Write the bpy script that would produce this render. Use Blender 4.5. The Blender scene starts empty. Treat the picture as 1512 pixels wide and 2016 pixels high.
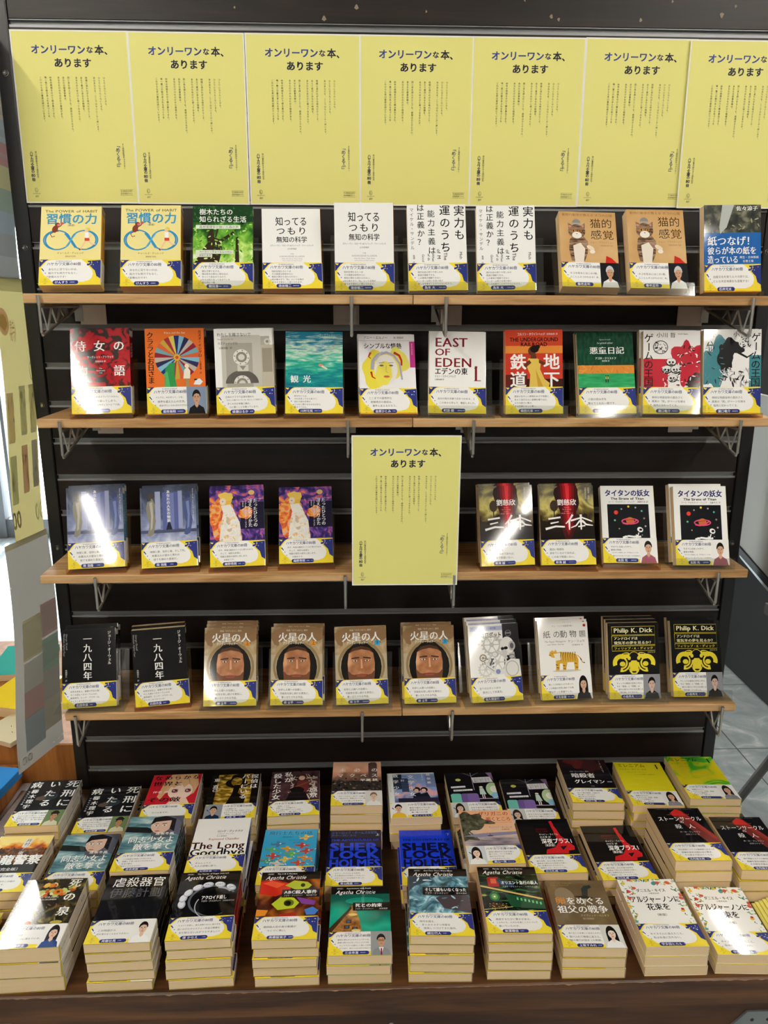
import bpy, math, random
from mathutils import Matrix, Vector
random.seed(7)
SC = bpy.context.scene
COL = SC.collection
rad = math.radians

# ------------------------------------------------------------------ camera, world, light, exposure
cam_d = bpy.data.cameras.new('camera')
cam = bpy.data.objects.new('camera', cam_d); COL.objects.link(cam)
CAM = Vector((-0.0133, -1.6128, 1.4232))
YAW, PITCH, ROLL = rad(1.9913), rad(14.7647), rad(0.178)
fw = Vector((math.sin(YAW)*math.cos(PITCH), math.cos(YAW)*math.cos(PITCH), -math.sin(PITCH)))
rt = Vector((math.cos(YAW), -math.sin(YAW), 0)); up = rt.cross(fw)
r2 = rt*math.cos(ROLL)+up*math.sin(ROLL); u2 = up*math.cos(ROLL)-rt*math.sin(ROLL)
cam.matrix_world = Matrix(((r2.x, u2.x, -fw.x, CAM.x), (r2.y, u2.y, -fw.y, CAM.y), (r2.z, u2.z, -fw.z, CAM.z), (0, 0, 0, 1)))
cam_d.sensor_fit = 'VERTICAL'; cam_d.sensor_height = 24.0
cam_d.lens = 1524.06*24.0/2016.0
cam_d.clip_start = 0.05; cam_d.clip_end = 100
SC.camera = cam

SC.view_settings.view_transform = 'Standard'
SC.view_settings.look = 'None'
SC.view_settings.gamma = 1.0
SC.view_settings.use_curve_mapping = False
SC.view_settings.exposure = 0.0
SC.cycles.max_bounces = 8
SC.cycles.transparent_max_bounces = 16
SC.cycles.caustics_reflective = False
SC.cycles.caustics_refractive = False

LAMP = 116.0          # emission of a fluorescent tube
DAY = 14.0            # daylight outside the window
w = bpy.data.worlds.new('world'); SC.world = w; w.use_nodes = True
w.node_tree.nodes['Background'].inputs[0].default_value = (0.93, 0.96, 1, 1)
w.node_tree.nodes['Background'].inputs[1].default_value = DAY

# ------------------------------------------------------------------ materials
def lin(h):
    h = h.lstrip('#')
    c = [int(h[i:i+2], 16)/255 for i in (0, 2, 4)]
    return tuple(x/12.92 if x <= .04045 else ((x+.055)/1.055)**2.4 for x in c)+(1,)
MATS = {}
def pmat(name, color, rough=.5, metal=0., spec=.5, coat=0.):
    if name in MATS: return MATS[name]
    m = bpy.data.materials.new(name); m.use_nodes = True
    b = m.node_tree.nodes['Principled BSDF']
    b.inputs['Base Color'].default_value = lin(color)
    b.inputs['Roughness'].default_value = rough
    b.inputs['Metallic'].default_value = metal
    b.inputs['Specular IOR Level'].default_value = spec
    b.inputs['Coat Weight'].default_value = coat
    MATS[name] = m
    return m
def ink(h): return pmat('ink_'+h.lstrip('#'), h, .05, 0, .42)
def matte(h): return pmat('print_'+h.lstrip('#'), h, .62, 0, .3)
def nt(m): return m.node_tree.nodes, m.node_tree.links
def art(name, scale, stops, grad=0., axis=1, off=0., detail=3., dist=.3, rough=.05, stretch=(1, 1, 1), kind='noise'):
    """printed picture: noise plus an optional ramp along one axis (metres, object space), through a colour ramp"""
    if name in MATS: return MATS[name]
    m = bpy.data.materials.new(name); m.use_nodes = True
    N, L = nt(m); b = N['Principled BSDF']; b.inputs['Roughness'].default_value = rough
    tc = N.new('ShaderNodeTexCoord'); mp = N.new('ShaderNodeMapping'); mp.inputs['Scale'].default_value = stretch
    L.new(tc.outputs['Object'], mp.inputs[0])
    if kind == 'noise':
        n = N.new('ShaderNodeTexNoise'); n.inputs['Scale'].default_value = scale; n.inputs['Detail'].default_value = detail
        n.inputs['Distortion'].default_value = dist; fac = n.outputs['Fac']
    elif kind == 'wave':
        n = N.new('ShaderNodeTexWave'); n.inputs['Scale'].default_value = scale; n.inputs['Distortion'].default_value = dist
        n.inputs['Detail'].default_value = detail; n.inputs['Detail Scale'].default_value = 2; fac = n.outputs['Fac']
    else:
        n = N.new('ShaderNodeTexVoronoi'); n.inputs['Scale'].default_value = scale; fac = n.outputs['Distance']
        if kind == 'cells': fac = n.outputs['Color']
    L.new(mp.outputs[0], n.inputs['Vector'])
    if grad:
        sx = N.new('ShaderNodeSeparateXYZ'); L.new(tc.outputs['Object'], sx.inputs[0])
        ma = N.new('ShaderNodeMath'); ma.operation = 'MULTIPLY_ADD'; ma.inputs[1].default_value = grad; ma.inputs[2].default_value = off
        L.new(sx.outputs[axis], ma.inputs[0])
        ad = N.new('ShaderNodeMath'); ad.operation = 'ADD'; L.new(ma.outputs[0], ad.inputs[0]); L.new(fac, ad.inputs[1]); fac = ad.outputs[0]
    cr = N.new('ShaderNodeValToRGB'); L.new(fac, cr.inputs[0]); e = cr.color_ramp.elements
    while len(e) < len(stops): e.new(.5)
    for el, (p, h) in zip(e, sorted(stops)): el.position = p; el.color = lin(h)
    L.new(cr.outputs[0], b.inputs['Base Color'])
    MATS[name] = m
    return m

# ------------------------------------------------------------------ mesh helpers
def mesh(name, verts, faces, mats, midx=None, smooth=False):
    me = bpy.data.meshes.new(name); me.from_pydata(verts, [], faces)
    for m in mats: me.materials.append(m)
    if midx: me.polygons.foreach_set('material_index', midx)
    if smooth: me.polygons.foreach_set('use_smooth', [True]*len(me.polygons))
    me.update(); return me
def obj(name, me, parent=None, loc=None, rot=None, mat=None):
    o = bpy.data.objects.new(name, me); COL.objects.link(o)
    if parent: o.parent = parent
    if mat is not None: o.matrix_local = mat
    if loc is not None: o.location = loc
    if rot is not None: o.rotation_euler = rot
    return o
def tag(o, label=None, cat=None, group=None, kind=None):
    if label:
        if not 4 <= len(label.split()) <= 16: print('LABEL', len(label.split()), label)
        o['label'] = label
    if cat: o['category'] = cat
    if group: o['group'] = group
    if kind: o['kind'] = kind
    return o
class G:
    """collects boxes, bars and prisms into one mesh"""
    def __init__(s): s.v = []; s.f = []; s.m = []
    def poly(s, vs, fs, mi=0):
        b = len(s.v); s.v += [tuple(v) for v in vs]; s.f += [tuple(b+i for i in f) for f in fs]; s.m += [mi]*len(fs); return s
    def box(s, x0, x1, y0, y1, z0, z1, mi=0, bev=0.):
        if bev:
            # chamfered along all twelve edges
            vs = []; idx = {}
            X = (x0, x1); Y = (y0, y1); Z = (z0, z1)
            sg = (1, -1)
            def P(i, j, k, a):
                key = (i, j, k, a)
                if key not in idx:
                    p = [X[i]+sg[i]*bev, Y[j]+sg[j]*bev, Z[k]+sg[k]*bev]; p[a] = (X[i], Y[j], Z[k])[a]
                    idx[key] = len(vs); vs.append(p)
                return idx[key]
            fs = []
            for a in range(3):
                o1, o2 = [q for q in range(3) if q != a]
                for e in (0, 1):
                    q = []
                    for (u, v_) in ((0, 0), (1, 0), (1, 1), (0, 1)):
                        t = [0, 0, 0]; t[a] = e; t[o1] = u; t[o2] = v_; q.append(P(*t, a))
                    if (e == 1) == (a == 1): q.reverse()
                    fs.append(q)
            for a in range(3):
                o1, o2 = [q for q in range(3) if q != a]
                for u in (0, 1):
                    for v_ in (0, 1):
                        t0 = [0, 0, 0]; t0[o1] = u; t0[o2] = v_; t1 = list(t0); t1[a] = 1
                        fs.append([P(*t0, o1), P(*t1, o1), P(*t1, o2), P(*t0, o2)])
            for i in (0, 1):
                for j in (0, 1):
                    for k in (0, 1): fs.append([P(i, j, k, 0), P(i, j, k, 1), P(i, j, k, 2)])
            return s.poly(vs, fs, mi)
        vs = [(x, y, z) for z in (z0, z1) for y in (y0, y1) for x in (x0, x1)]
        return s.poly(vs, [(0, 2, 3, 1), (4, 5, 7, 6), (0, 1, 5, 4), (2, 6, 7, 3), (0, 4, 6, 2), (1, 3, 7, 5)], mi)
    def tube(s, pts, r, n=8, mi=0):
        pts = [Vector(p) for p in pts]; vs = []; fs = []
        for i, p in enumerate(pts):
            d = (pts[min(i+1, len(pts)-1)]-pts[max(i-1, 0)]).normalized()
            a = d.cross(Vector((0, 0, 1)) if abs(d.z) < .9 else Vector((1, 0, 0))).normalized(); b = d.cross(a)
            vs += [p+a*(r*math.cos(t*2*math.pi/n))+b*(r*math.sin(t*2*math.pi/n)) for t in range(n)]
        for i in range(len(pts)-1):
            for t in range(n): fs.append((i*n+t, i*n+(t+1) % n, (i+1)*n+(t+1) % n, (i+1)*n+t))
        fs.append(tuple(range(n))[::-1]); fs.append(tuple((len(pts)-1)*n+t for t in range(n)))
        return s.poly(vs, fs, mi)
    def disc(s, c, r, h, axis=1, n=16, mi=0):
        c = Vector(c); vs = []
        for k in (0, 1):
            for t in range(n):
                q = [0, 0, 0]; o1, o2 = [a for a in range(3) if a != axis]
                q[o1] = r*math.cos(t*2*math.pi/n)*(1-.25*k); q[o2] = r*math.sin(t*2*math.pi/n)*(1-.25*k); q[axis] = h*k
                vs.append(c+Vector(q))
        fs = [tuple(range(n)), tuple(range(2*n-1, n-1, -1))]+[(t, (t+1) % n, n+(t+1) % n, n+t) for t in range(n)]
        return s.poly(vs, fs, mi)
    def mesh(s, name, mats, smooth=False): return mesh(name, s.v, s.f, mats if isinstance(mats, list) else [mats], s.m, smooth)

# ------------------------------------------------------------------ lettering
GL = {}
def glyph(ch):
    k = ch
    if k not in GL:
        cu = bpy.data.curves.new('g', 'FONT'); cu.body = ch; cu.size = 1; cu.resolution_u = 2
        o = bpy.data.objects.new('g', cu); COL.objects.link(o)
        me = bpy.data.meshes.new_from_object(o)
        vs = [(v.co.x, v.co.y) for v in me.vertices]; fs = [tuple(p.vertices) for p in me.polygons]
        bpy.data.objects.remove(o); bpy.data.curves.remove(cu); bpy.data.meshes.remove(me)
        if vs:
            x0 = min(v[0] for v in vs); x1 = max(v[0] for v in vs)
        else: x0, x1 = 0, .28
        wide = ord(ch) > 0x2000
        GL[k] = (vs, fs, 1.0 if wide else x1+max(x0, .04))
    return GL[k]
def strokes(b, mincho):
    # heavier strokes are printed as shifted copies, each on its own layer
    if mincho and b: return [(-.02-b/2, 0), (.02+b/2, 0), (-.006, -b), (.006, b)]
    if mincho: return [(-.02, 0), (.002, 0), (.024, 0)]
    if b > .016: return [(-b, -b*.7), (b, -b*.7), (-b, b*.7), (b, b*.7)]
    if b: return [(-b, -b*.6), (b, b*.6)]
    return [(0, 0)]
SMALL = set('ぁぃぅぇぉっゃゅょァィゥェォッャュョヮ')
class Canvas:
    """flat print: millimetres, x to the right, y downwards; later marks lie over earlier ones"""
    def __init__(s, W, H, bg): s.W = W; s.H = H; s.L = []; s.bg = bg; s.R(0, 0, W, H, bg)
    def _add(s, col, vs, fs): s.L.append((col, vs, fs)); return s
    def cl(s, p): return (min(max(p[0], 0), s.W), min(max(p[1], 0), s.H))
    def P(s, pts, col):
        pts = [s.cl(p) for p in pts]; return s._add(col, pts, [tuple(range(len(pts)))])
    def R(s, x0, y0, x1, y1, col): return s.P([(x0, y0), (x1, y0), (x1, y1), (x0, y1)], col)
    def RR(s, x0, y0, x1, y1, r, col, corners=(1, 1, 1, 1)):
        pts = []
        for (cx, cy, a0), on in zip(((x0+r, y0+r, 180), (x1-r, y0+r, 270), (x1-r, y1-r, 0), (x0+r, y1-r, 90)), corners):
            if on: pts += [(cx+r*math.cos(rad(a0+k*18)), cy+r*math.sin(rad(a0+k*18))) for k in range(6)]
            else: pts.append({180: (x0, y0), 270: (x1, y0), 0: (x1, y1), 90: (x0, y1)}[a0])
        return s.P(pts, col)
    def E(s, cx, cy, rx, ry, col, a0=0, a1=360, n=22, rot=0):
        c, d = math.cos(rad(rot)), math.sin(rad(rot)); pts = []
        for k in range(n+(a1-a0 < 360)):
            t = rad(a0+(a1-a0)*k/n); x, y = rx*math.cos(t), ry*math.sin(t); pts.append((cx+x*c-y*d, cy+x*d+y*c))
        return s.P(pts, col)
    def ring(s, cx, cy, rx, ry, wd, col, a0=0, a1=360, n=28):
        vs = []; fs = []
        for k in range(n+1):
            t = rad(a0+(a1-a0)*k/n)
            for q in (-.5, .5): vs.append(s.cl((cx+(rx+q*wd)*math.cos(t), cy+(ry+q*wd)*math.sin(t))))
            if k: fs.append((2*k-2, 2*k-1, 2*k+1, 2*k))
        return s._add(col, vs, fs)
    def line(s, pts, wd, col, taper=1.):
        vs = []; fs = []; n = len(pts)
        for k, p in enumerate(pts):
            a = pts[max(k-1, 0)]; b = pts[min(k+1, n-1)]; dx, dy = b[0]-a[0], b[1]-a[1]; l = math.hypot(dx, dy) or 1
            h = wd/2*(1+(taper-1)*k/max(n-1, 1))
            vs += [s.cl((p[0]-dy/l*h, p[1]+dx/l*h)), s.cl((p[0]+dy/l*h, p[1]-dx/l*h))]
            if k: fs.append((2*k-2, 2*k-1, 2*k+1, 2*k))
        return s._add(col, vs, fs)
    def blob(s, cx, cy, rx, ry, col, seed=1, n=24, j=.25):
        r = random.Random(seed); k0 = [r.uniform(-1, 1) for _ in range(6)]; ph = [r.uniform(0, 6.3) for _ in range(6)]; pts = []
        for k in range(n):
            t = 2*math.pi*k/n; q = 1+j*sum(k0[i]/(1+i*.5)*math.sin((i+2)*t+ph[i]) for i in range(6))*.7
            pts.append((cx+rx*q*math.cos(t), cy+ry*q*math.sin(t)))
        return s.P(pts, col)
    def scat(s, n, box, size, cols, seed=1, asp=.5):
        r = random.Random(seed); by = {}
        for _ in range(n):
            x = r.uniform(box[0], box[2]); y = r.uniform(box[1], box[3]); z = size*r.uniform(.5, 1.2); a = r.uniform(0, 6.3)
            vs, fs = by.setdefault(r.choice(cols), ([], [])); b = len(vs)
            for k in range(7):
                t = 2*math.pi*k/7; u, v = z*math.cos(t), z*asp*math.sin(t)
                vs.append(s.cl((x+u*math.cos(a)-v*math.sin(a), y+u*math.sin(a)+v*math.cos(a))))
            fs.append(tuple(range(b, b+7)))
        for c, (vs, fs) in by.items(): s._add(c, vs, fs)
        return s
    def T(s, x, y, size, txt, col, b=0., fit=None, sx=1., al='l', mincho=0, sk=0., rot=0., gap=0.):
        """horizontal line: (x, y) is the top left of the first em box; fit = total width in mm"""
        adv = [glyph(c)[2] for c in txt]; tot = sum(adv)*size*sx+gap*(len(txt)-1)
        if fit:
            k = fit/tot if not gap else 1
            if al == 'sp' and len(txt) > 1: gap = (fit-tot)/(len(txt)-1)
            else: sx *= k
            tot = fit
        if al == 'c': x -= tot/2
        if al == 'r': x -= tot
        cr, sr = math.cos(rad(rot)), math.sin(rad(rot))
        for dx, dy in strokes(b, mincho):
            vs = []; fs = []; px = x
            for c, a in zip(txt, adv):
                gv, gf, _ = glyph(c); base = len(vs)
                for (u, v) in gv:
                    X = px-x+(u+dx)*size*sx+sk*v*size; Y = (.86-v-dy)*size
                    vs.append(s.cl((x+X*cr-Y*sr, y+X*sr+Y*cr)))
                fs += [tuple(base+i for i in f) for f in gf]
                px += a*size*sx+gap
            s._add(col, vs, fs)
        return s
    def V(s, x, y, size, txt, col, b=0., pitch=1., mincho=0, sx=1., fit=None):
        """vertical column centred on x, starting at y"""
        if fit: pitch = fit/(len(txt)*size)
        for dx, dy in strokes(b, mincho):
          vs = []; fs = []; py = y
          for c in txt:
            gv, gf, a = glyph(c)
            turn = c in 'ー―…－「」（）()〈〉-─' or (c.isascii() and c.isalpha())
            ox = (.5 if ord(c) > 0x2000 else a/2); sh = (.0, .0)
            if c in '、。': sh = (.55, -.5)
            elif c in SMALL: sh = (.1, -.08)
            base = len(vs)
            for (u, v) in gv:
                lx = u-ox+sh[0]; ly = .86-v-.5+sh[1]
                if turn: lx, ly = -(ly), lx
                vs.append(s.cl((x+(lx+dx)*size*sx, py+(ly+dy+.5)*size)))
            fs += [tuple(base+i for i in f) for f in gf]
            py += size*pitch*(.55 if c == '　' else 1)
          s._add(col, vs, fs)
        return s
    def bust(s, x0, y0, x1, y1, bg, hair, skin, cloth, long=False, hat=None, glasses=False, tie=None):
        W = x1-x0; H = y1-y0; cx = (x0+x1)/2; X = lambda u: x0+u*W; Y = lambda v: y0+v*H
        if bg: s.R(x0, y0, x1, y1, bg)
        if long: s.E(cx, Y(.45), W*.27, H*.40, hair); s.R(X(.23), Y(.45), X(.77), Y(.92), hair)
        s.P([(X(.06), y1), (X(.14), Y(.78)), (X(.4), Y(.66)), (X(.6), Y(.66)), (X(.86), Y(.78)), (X(.94), y1)], cloth)
        s.P([(X(.42), Y(.5)), (X(.58), Y(.5)), (X(.59), Y(.7)), (cx, Y(.78)), (X(.41), Y(.7))], skin)
        if tie: s.P([(cx-W*.12, Y(.68)), (cx+W*.12, Y(.68)), (cx, Y(.96))], '#EDEDED'); s.P([(cx-W*.03, Y(.72)), (cx+W*.03, Y(.72)), (cx+W*.04, y1), (cx-W*.04, y1)], tie)
        s.E(cx, Y(.36), W*.215, H*.25, hair, 180, 360)
        s.E(cx, Y(.40), W*.18, H*.21, skin)
        s.P([(X(.31), Y(.40)), (X(.30), Y(.25)), (X(.4), Y(.15)), (X(.6), Y(.15)), (X(.70), Y(.25)), (X(.69), Y(.40)), (X(.63), Y(.28)), (X(.5), Y(.25)), (X(.38), Y(.29))], hair)
        if hat: s.E(cx, Y(.2), W*.27, H*.07, hat); s.E(cx, Y(.18), W*.2, H*.14, hat, 180, 360)
        for q in (-1, 1):
            s.E(cx+q*W*.075, Y(.385), W*.032, H*.014, '#2A1E1A', n=10); s.R(cx+q*W*.075-W*.04, Y(.345), cx+q*W*.075+W*.04, Y(.353), hair)
            if glasses: s.ring(cx+q*W*.08, Y(.385), W*.065, H*.045, W*.018, '#1E1E22', n=14)
        s.P([(cx-W*.008, Y(.40)), (cx+W*.008, Y(.40)), (cx+W*.028, Y(.465)), (cx-W*.028, Y(.465))], '#B98468')
        s.E(cx, Y(.525), W*.06, H*.014, '#A4554C', n=10)
        return s
def paint(c, place, mat=ink, e=.6e-5, skip_bg=False):
    """canvas -> (verts, faces, material list, material index per face) with place(x, y, height)"""
    v = []; f = []; mats = []; mi = []; key = {}
    for k, (col, vs, fs) in enumerate(c.L):
        if skip_bg and k == 0: continue
        m = MATS[col] if col in MATS else mat(col)
        if m.name not in key: key[m.name] = len(mats); mats.append(m)
        b = len(v); v += [place(p[0], p[1], k*e) for p in vs]
        f += [tuple(b+i for i in q) for q in fs]; mi += [key[m.name]]*len(fs)
    return v, f, mats, mi
def fix_up(me, want):
    """make printed faces look outwards"""
    import bmesh
    bm = bmesh.new(); bm.from_mesh(me)
    for p in bm.faces:
        p.normal_update()
        if p.normal.dot(want(p.calc_center_median())) < 0: p.normal_flip()
    bm.to_mesh(me); bm.free()

# ------------------------------------------------------------------ printed pictures used on covers
art('art_tree', 42, [(.2, '#0E2A0C'), (.4, '#2F6B1E'), (.55, '#6FB03A'), (.68, '#B7DE6A'), (.82, '#E8F4C8')], grad=-5.5, off=.52, detail=6, dist=.6)
art('art_dusk', 60, [(.2, '#15171A'), (.5, '#3A3D36'), (.75, '#8A8670')], detail=5)
art('art_handmaid', 48, [(.40, '#2A2220'), (.46, '#4A1416'), (.5, '#A3161E'), (.7, '#B81C24')], detail=2, dist=1.2)
art('art_sea', 40, [(.0, '#0E5A7A'), (.3, '#157F86'), (.5, '#2FA98F'), (.64, '#7FCDB4'), (.74, '#D8E6D0'), (.8, '#8FBFC4'), (.95, '#1E7C98')], grad=8., off=-.73, detail=3, dist=.4, stretch=(1, 5, 1))
art('art_green_paint', 90, [(.2, '#08271C'), (.5, '#123F2C'), (.8, '#235A3C')], detail=4, stretch=(2, .7, 1))
art('art_field', 70, [(.2, '#1F7A4A'), (.5, '#2F9C5E'), (.8, '#48B070')], detail=4, stretch=(.6, 3, 1))
art('art_story', 30, [(.2, '#3B4152'), (.45, '#6B7492'), (.6, '#8F97BC'), (.78, '#C5CAE0'), (.95, '#EEF0F6')], grad=-4.5, off=.38, detail=5, dist=.5)
art('art_neat', 45, [(.3, '#17142E'), (.45, '#3B2A6E'), (.55, '#7A4FA0'), (.63, '#D85A6A'), (.72, '#F0A03C')], detail=4, dist=1.5)
art('art_coat', 70, [(.3, '#B8323C'), (.45, '#E8743A'), (.55, '#F2B85A'), (.65, '#E8A0B0'), (.75, '#C8D8F0')], detail=3, dist=1.)
art('art_gown', 90, [(.35, '#E8E4DA'), (.5, '#F6F3EC'), (.6, '#F0C27A'), (.7, '#9AC0E6')], detail=3, dist=.8)
art('art_smoke', 25, [(.08, '#120C0B'), (.34, '#2A1C14'), (.48, '#7A6A34'), (.6, '#CDBF70'), (.78, '#6A6454'), (.98, '#3A3634')], grad=8., off=-.90, detail=5, dist=.8)
art('art_suit', 35, [(.3, '#6E5A42'), (.5, '#A48A66'), (.7, '#CDBB9A')], detail=4)
art('art_skin', 30, [(.3, '#8A5638'), (.5, '#B67C56'), (.7, '#D8A27A')], detail=3)
art('art_tan', 12, [(.3, '#B88C54'), (.5, '#CDA26C'), (.7, '#D8B480')], detail=2)
art('art_tabby', 110, [(.36, '#4A3424'), (.48, '#80624A'), (.66, '#B0917A')], detail=3, stretch=(.6, 2.5, 1))
art('art_fire', 45, [(.2, '#150A06'), (.42, '#5A2008'), (.55, '#C85A10'), (.68, '#F0A030'), (.85, '#FFE890')], grad=12., off=-1.35, detail=5)
art('art_rubble', 140, [(.3, '#1A100A'), (.5, '#5A3418'), (.7, '#A86A30')], detail=6)
art('art_winter', 35, [(.25, '#2A4650'), (.45, '#5E8A94'), (.6, '#93B4B8'), (.8, '#D8E4E4')], detail=5, stretch=(.7, 2, 1))
art('art_gold', 55, [(.3, '#2A1E08'), (.5, '#8A6A1C'), (.65, '#D8B850'), (.8, '#F0DC90')], detail=4, stretch=(1, 2.2, 1))
art('art_plum', 60, [(.3, '#2E1D20'), (.6, '#4A3034'), (.8, '#5E4044')], detail=3)
art('art_sunset', 20, [(.1, '#26201E'), (.32, '#4A3A34'), (.5, '#8A6450'), (.66, '#E0A080'), (.9, '#F2C0A0')], grad=9., off=-.88, detail=3)
art('art_dawn', 30, [(.15, '#2A3458'), (.4, '#5A6CA0'), (.55, '#A8A8CC'), (.7, '#F0A8A0'), (.85, '#8AA4D8')], grad=8., off=-.55, detail=3)
art('art_marsh', 28, [(.2, '#6A6270'), (.42, '#B8A8AC'), (.58, '#E6C0A0'), (.8, '#F0B488')], grad=7., off=-.6, detail=4, stretch=(.6, 2, 1))
art('art_bark', 90, [(.3, '#2A2A22'), (.5, '#4A4A3A'), (.75, '#7A7664')], detail=5)
art('art_still', 75, [(.35, '#161310'), (.5, '#2E281C'), (.62, '#5A4E2A'), (.72, '#8A7A40')], detail=4)
art('art_wave', 32, [(.3, '#1A2630'), (.45, '#3A6070'), (.55, '#6AA0B4'), (.65, '#BCDCE6'), (.75, '#F0F6F8')], detail=6, dist=1.5)
art('art_gulf', 10, [(.2, '#0B4038'), (.5, '#0E7A68'), (.75, '#1FA88C'), (.95, '#0F5448')], grad=4.5, off=-.1, detail=2)
art('art_stone', 90, [(.3, '#6A4220'), (.5, '#A06A30'), (.7, '#C89450')], detail=5)
art('art_millennium', 14, [(.44, '#D8C818'), (.5, '#A8C81C'), (.56, '#4EB020'), (.7, '#3AA028')], detail=1, dist=2.2)
art('art_brown', 20, [(.3, '#5A4A34'), (.6, '#6E5C42'), (.8, '#7E6A4C')], detail=3)
art('art_toycolor', 24, [(.3, '#1A0C08'), (.5, '#4A1A10'), (.62, '#8A4A1A'), (.8, '#C8782A')], detail=2)
art('art_night', 70, [(.4, '#0A0C0A'), (.55, '#16281C'), (.66, '#2E6038'), (.75, '#C8A040')], detail=4, stretch=(.7, 2.4, 1))

K, W_, N_, YL = '#15151A', '#F6F5F2', '#2B3478', '#F4DC3E'

# ------------------------------------------------------------------ the yellow belly bands
def band_canvas(lines, name, role, photo=None, side='r', w=106):
    c = Canvas(w, 50, YL)
    if photo is None:
        c.P([(0, 0), (16, 0), (11, 3), (5, 10), (3, 13), (0, 15)], N_)
        c.P([(83, 3), (106, 1.5), (106, 38), (99, 33), (96, 22), (89, 15), (86, 8)], N_)
        c.P([(13, 3), (20, 1), (72, 0), (77, 4), (82, 8), (86, 15), (91, 20), (93, 28), (91, 36), (86, 41), (76, 44), (22, 43), (16, 36), (9, 31), (4, 23), (4, 15), (9, 9)], W_)
        c.scat(9, (86, 3, 104, 16), 1.3, ['#F4F3EF', YL], seed=len(name)); x0 = 13
        c.P([(82, 9), (87, 8), (87.5, 11.5), (82.5, 12.5)], N_)
    elif side == 'r':
        c.P([(0, 0), (14, 0), (9, 4), (4, 10), (0, 12)], N_)
        c.P([(12, 2), (20, 0), (72, 0), (72, 42), (24, 42), (17, 35), (9, 30), (4, 22), (4, 14), (8, 8)], W_)
        x0 = 12; px = (71, 106)
    else:
        c.P([(36, 0), (92, 0), (100, 8), (102, 20), (97, 30), (88, 37), (84, 42), (36, 42)], W_)
        c.P([(96, 0), (106, 0), (106, 14), (100, 8)], N_)
        x0 = 38; px = (0, 36)
    if photo is not None:
        c.bust(px[0], 0, px[1], 50, *photo)
    c.E(3.2, 2.6, 2.6, 1.1, YL, rot=30); c.E(4.6, 2.9, 2.2, 1., YL, rot=-40)
    c.P([(3.5, 18), (5.5, 17), (9, 22.5), (8, 23.5)], N_); c.E(11, 26.5, .9, .9, N_, n=8); c.E(14.5, 33, .8, .8, N_, n=8)
    c.T(x0+29, 2.2, 2.5, '早川書房創立80周年記念', N_, al='c')
    c.T(x0, 5.4, 7., 'ハヤカワ文庫の80冊', '#222B62', b=.012, fit=59)
    n = len(lines); sz = {1: 5.4, 2: 5., 3: 4.8, 4: 4., 5: 3.8}[n]; dy = {1: 6, 2: 8, 3: 7.4, 4: 6.2, 5: 5.3}[n]
    for k, t in enumerate(lines):
        s = min(sz, (70 if photo is None else 56)/len(t.strip('　')))
        ind = t.count('　'); c.T(x0+3+ind*3.2, 14.6+(27-n*dy)/2+k*dy, s, t.replace('　', ''), '#26262B')
    L = min(44, len(name)*6.2+len(role)*2.6+8)
    a = 24 if side == 'r' or photo is None else 44
    c.RR(a, 41, a+L, 48.6, 3.7, N_)
    s = 5.8; c.T(a+3.5, 41.9, s, name, '#FFFFFF', b=.01)
    if role: c.T(a+4.5+len(name)*s, 43.5, 2.4, role, '#D8DCF0')
    lx = 11 if not (photo is not None and side == 'l') else 95
    c.ring(lx, 39.6, 1.6, 2.2, .4, '#A8922E'); c.line([(lx-.6, 38.6), (lx-.6, 40.6), (lx+.7, 40.6)], .4, '#A8922E')
    c.T(lx, 42.4, 1.9, 'HAYAKAWA', '#A8922E', al='c'); c.T(lx, 45, 3, '80!', '#A8922E', al='c', sk=.2)
    return c

# portraits on the bands: background, hair, skin, clothes [, long hair, hat, glasses, tie]
PH = dict(
    cat_man=('#17171C', '#C8C8CC', '#C89878', '#E6E6E6'), jacket=('#7F8CA4', '#1C1A1C', '#C4987C', '#17171B'),
    check=('#F3F1EE', '#1E1A1A', '#D4A88C', '#A05868'), longm=('#F3F2F0', '#141416', '#D6AC92', '#26262C', True),
    dark=('#8F8F96', '#0D0D10', '#D0B0A0', '#101014'), hat=('#6E8256', '#2A2420', '#C08A68', '#D8D4B4', False, '#1C1A1A'),
    blue=('#8C929A', '#17151A', '#CFA68C', '#1E2A48'), pale=('#DFDCD8', '#8A6A54', '#E8C8B4', '#F2F0EE'),
    yellow=('#F1F0EC', '#17151A', '#DDB498', '#EDC02C'), side=('#C9CCC8', '#2C2220', '#E4C2AC', '#F0EEEA', True),
    lili=('#F1F0EE', '#2A1A16', '#D8A88C', '#8A8A92', True), smile=('#D4DCE0', '#1C1618', '#EBCBB6', '#F4F4F2', True),
    reader=('#F4F3F0', '#17151C', '#E2BCA4', '#22407E', True), white=('#F5F4F1', '#1E181A', '#E6C2AA', '#FAFAFA'),
    tie=('#9A9CA0', '#1C1A1C', '#C89A7C', '#8C8E94', False, None, True, '#8A1E3C'), girl=('#DCDCD8', '#0F0E12', '#F0D6C4', '#F3F2F0', True))

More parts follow.
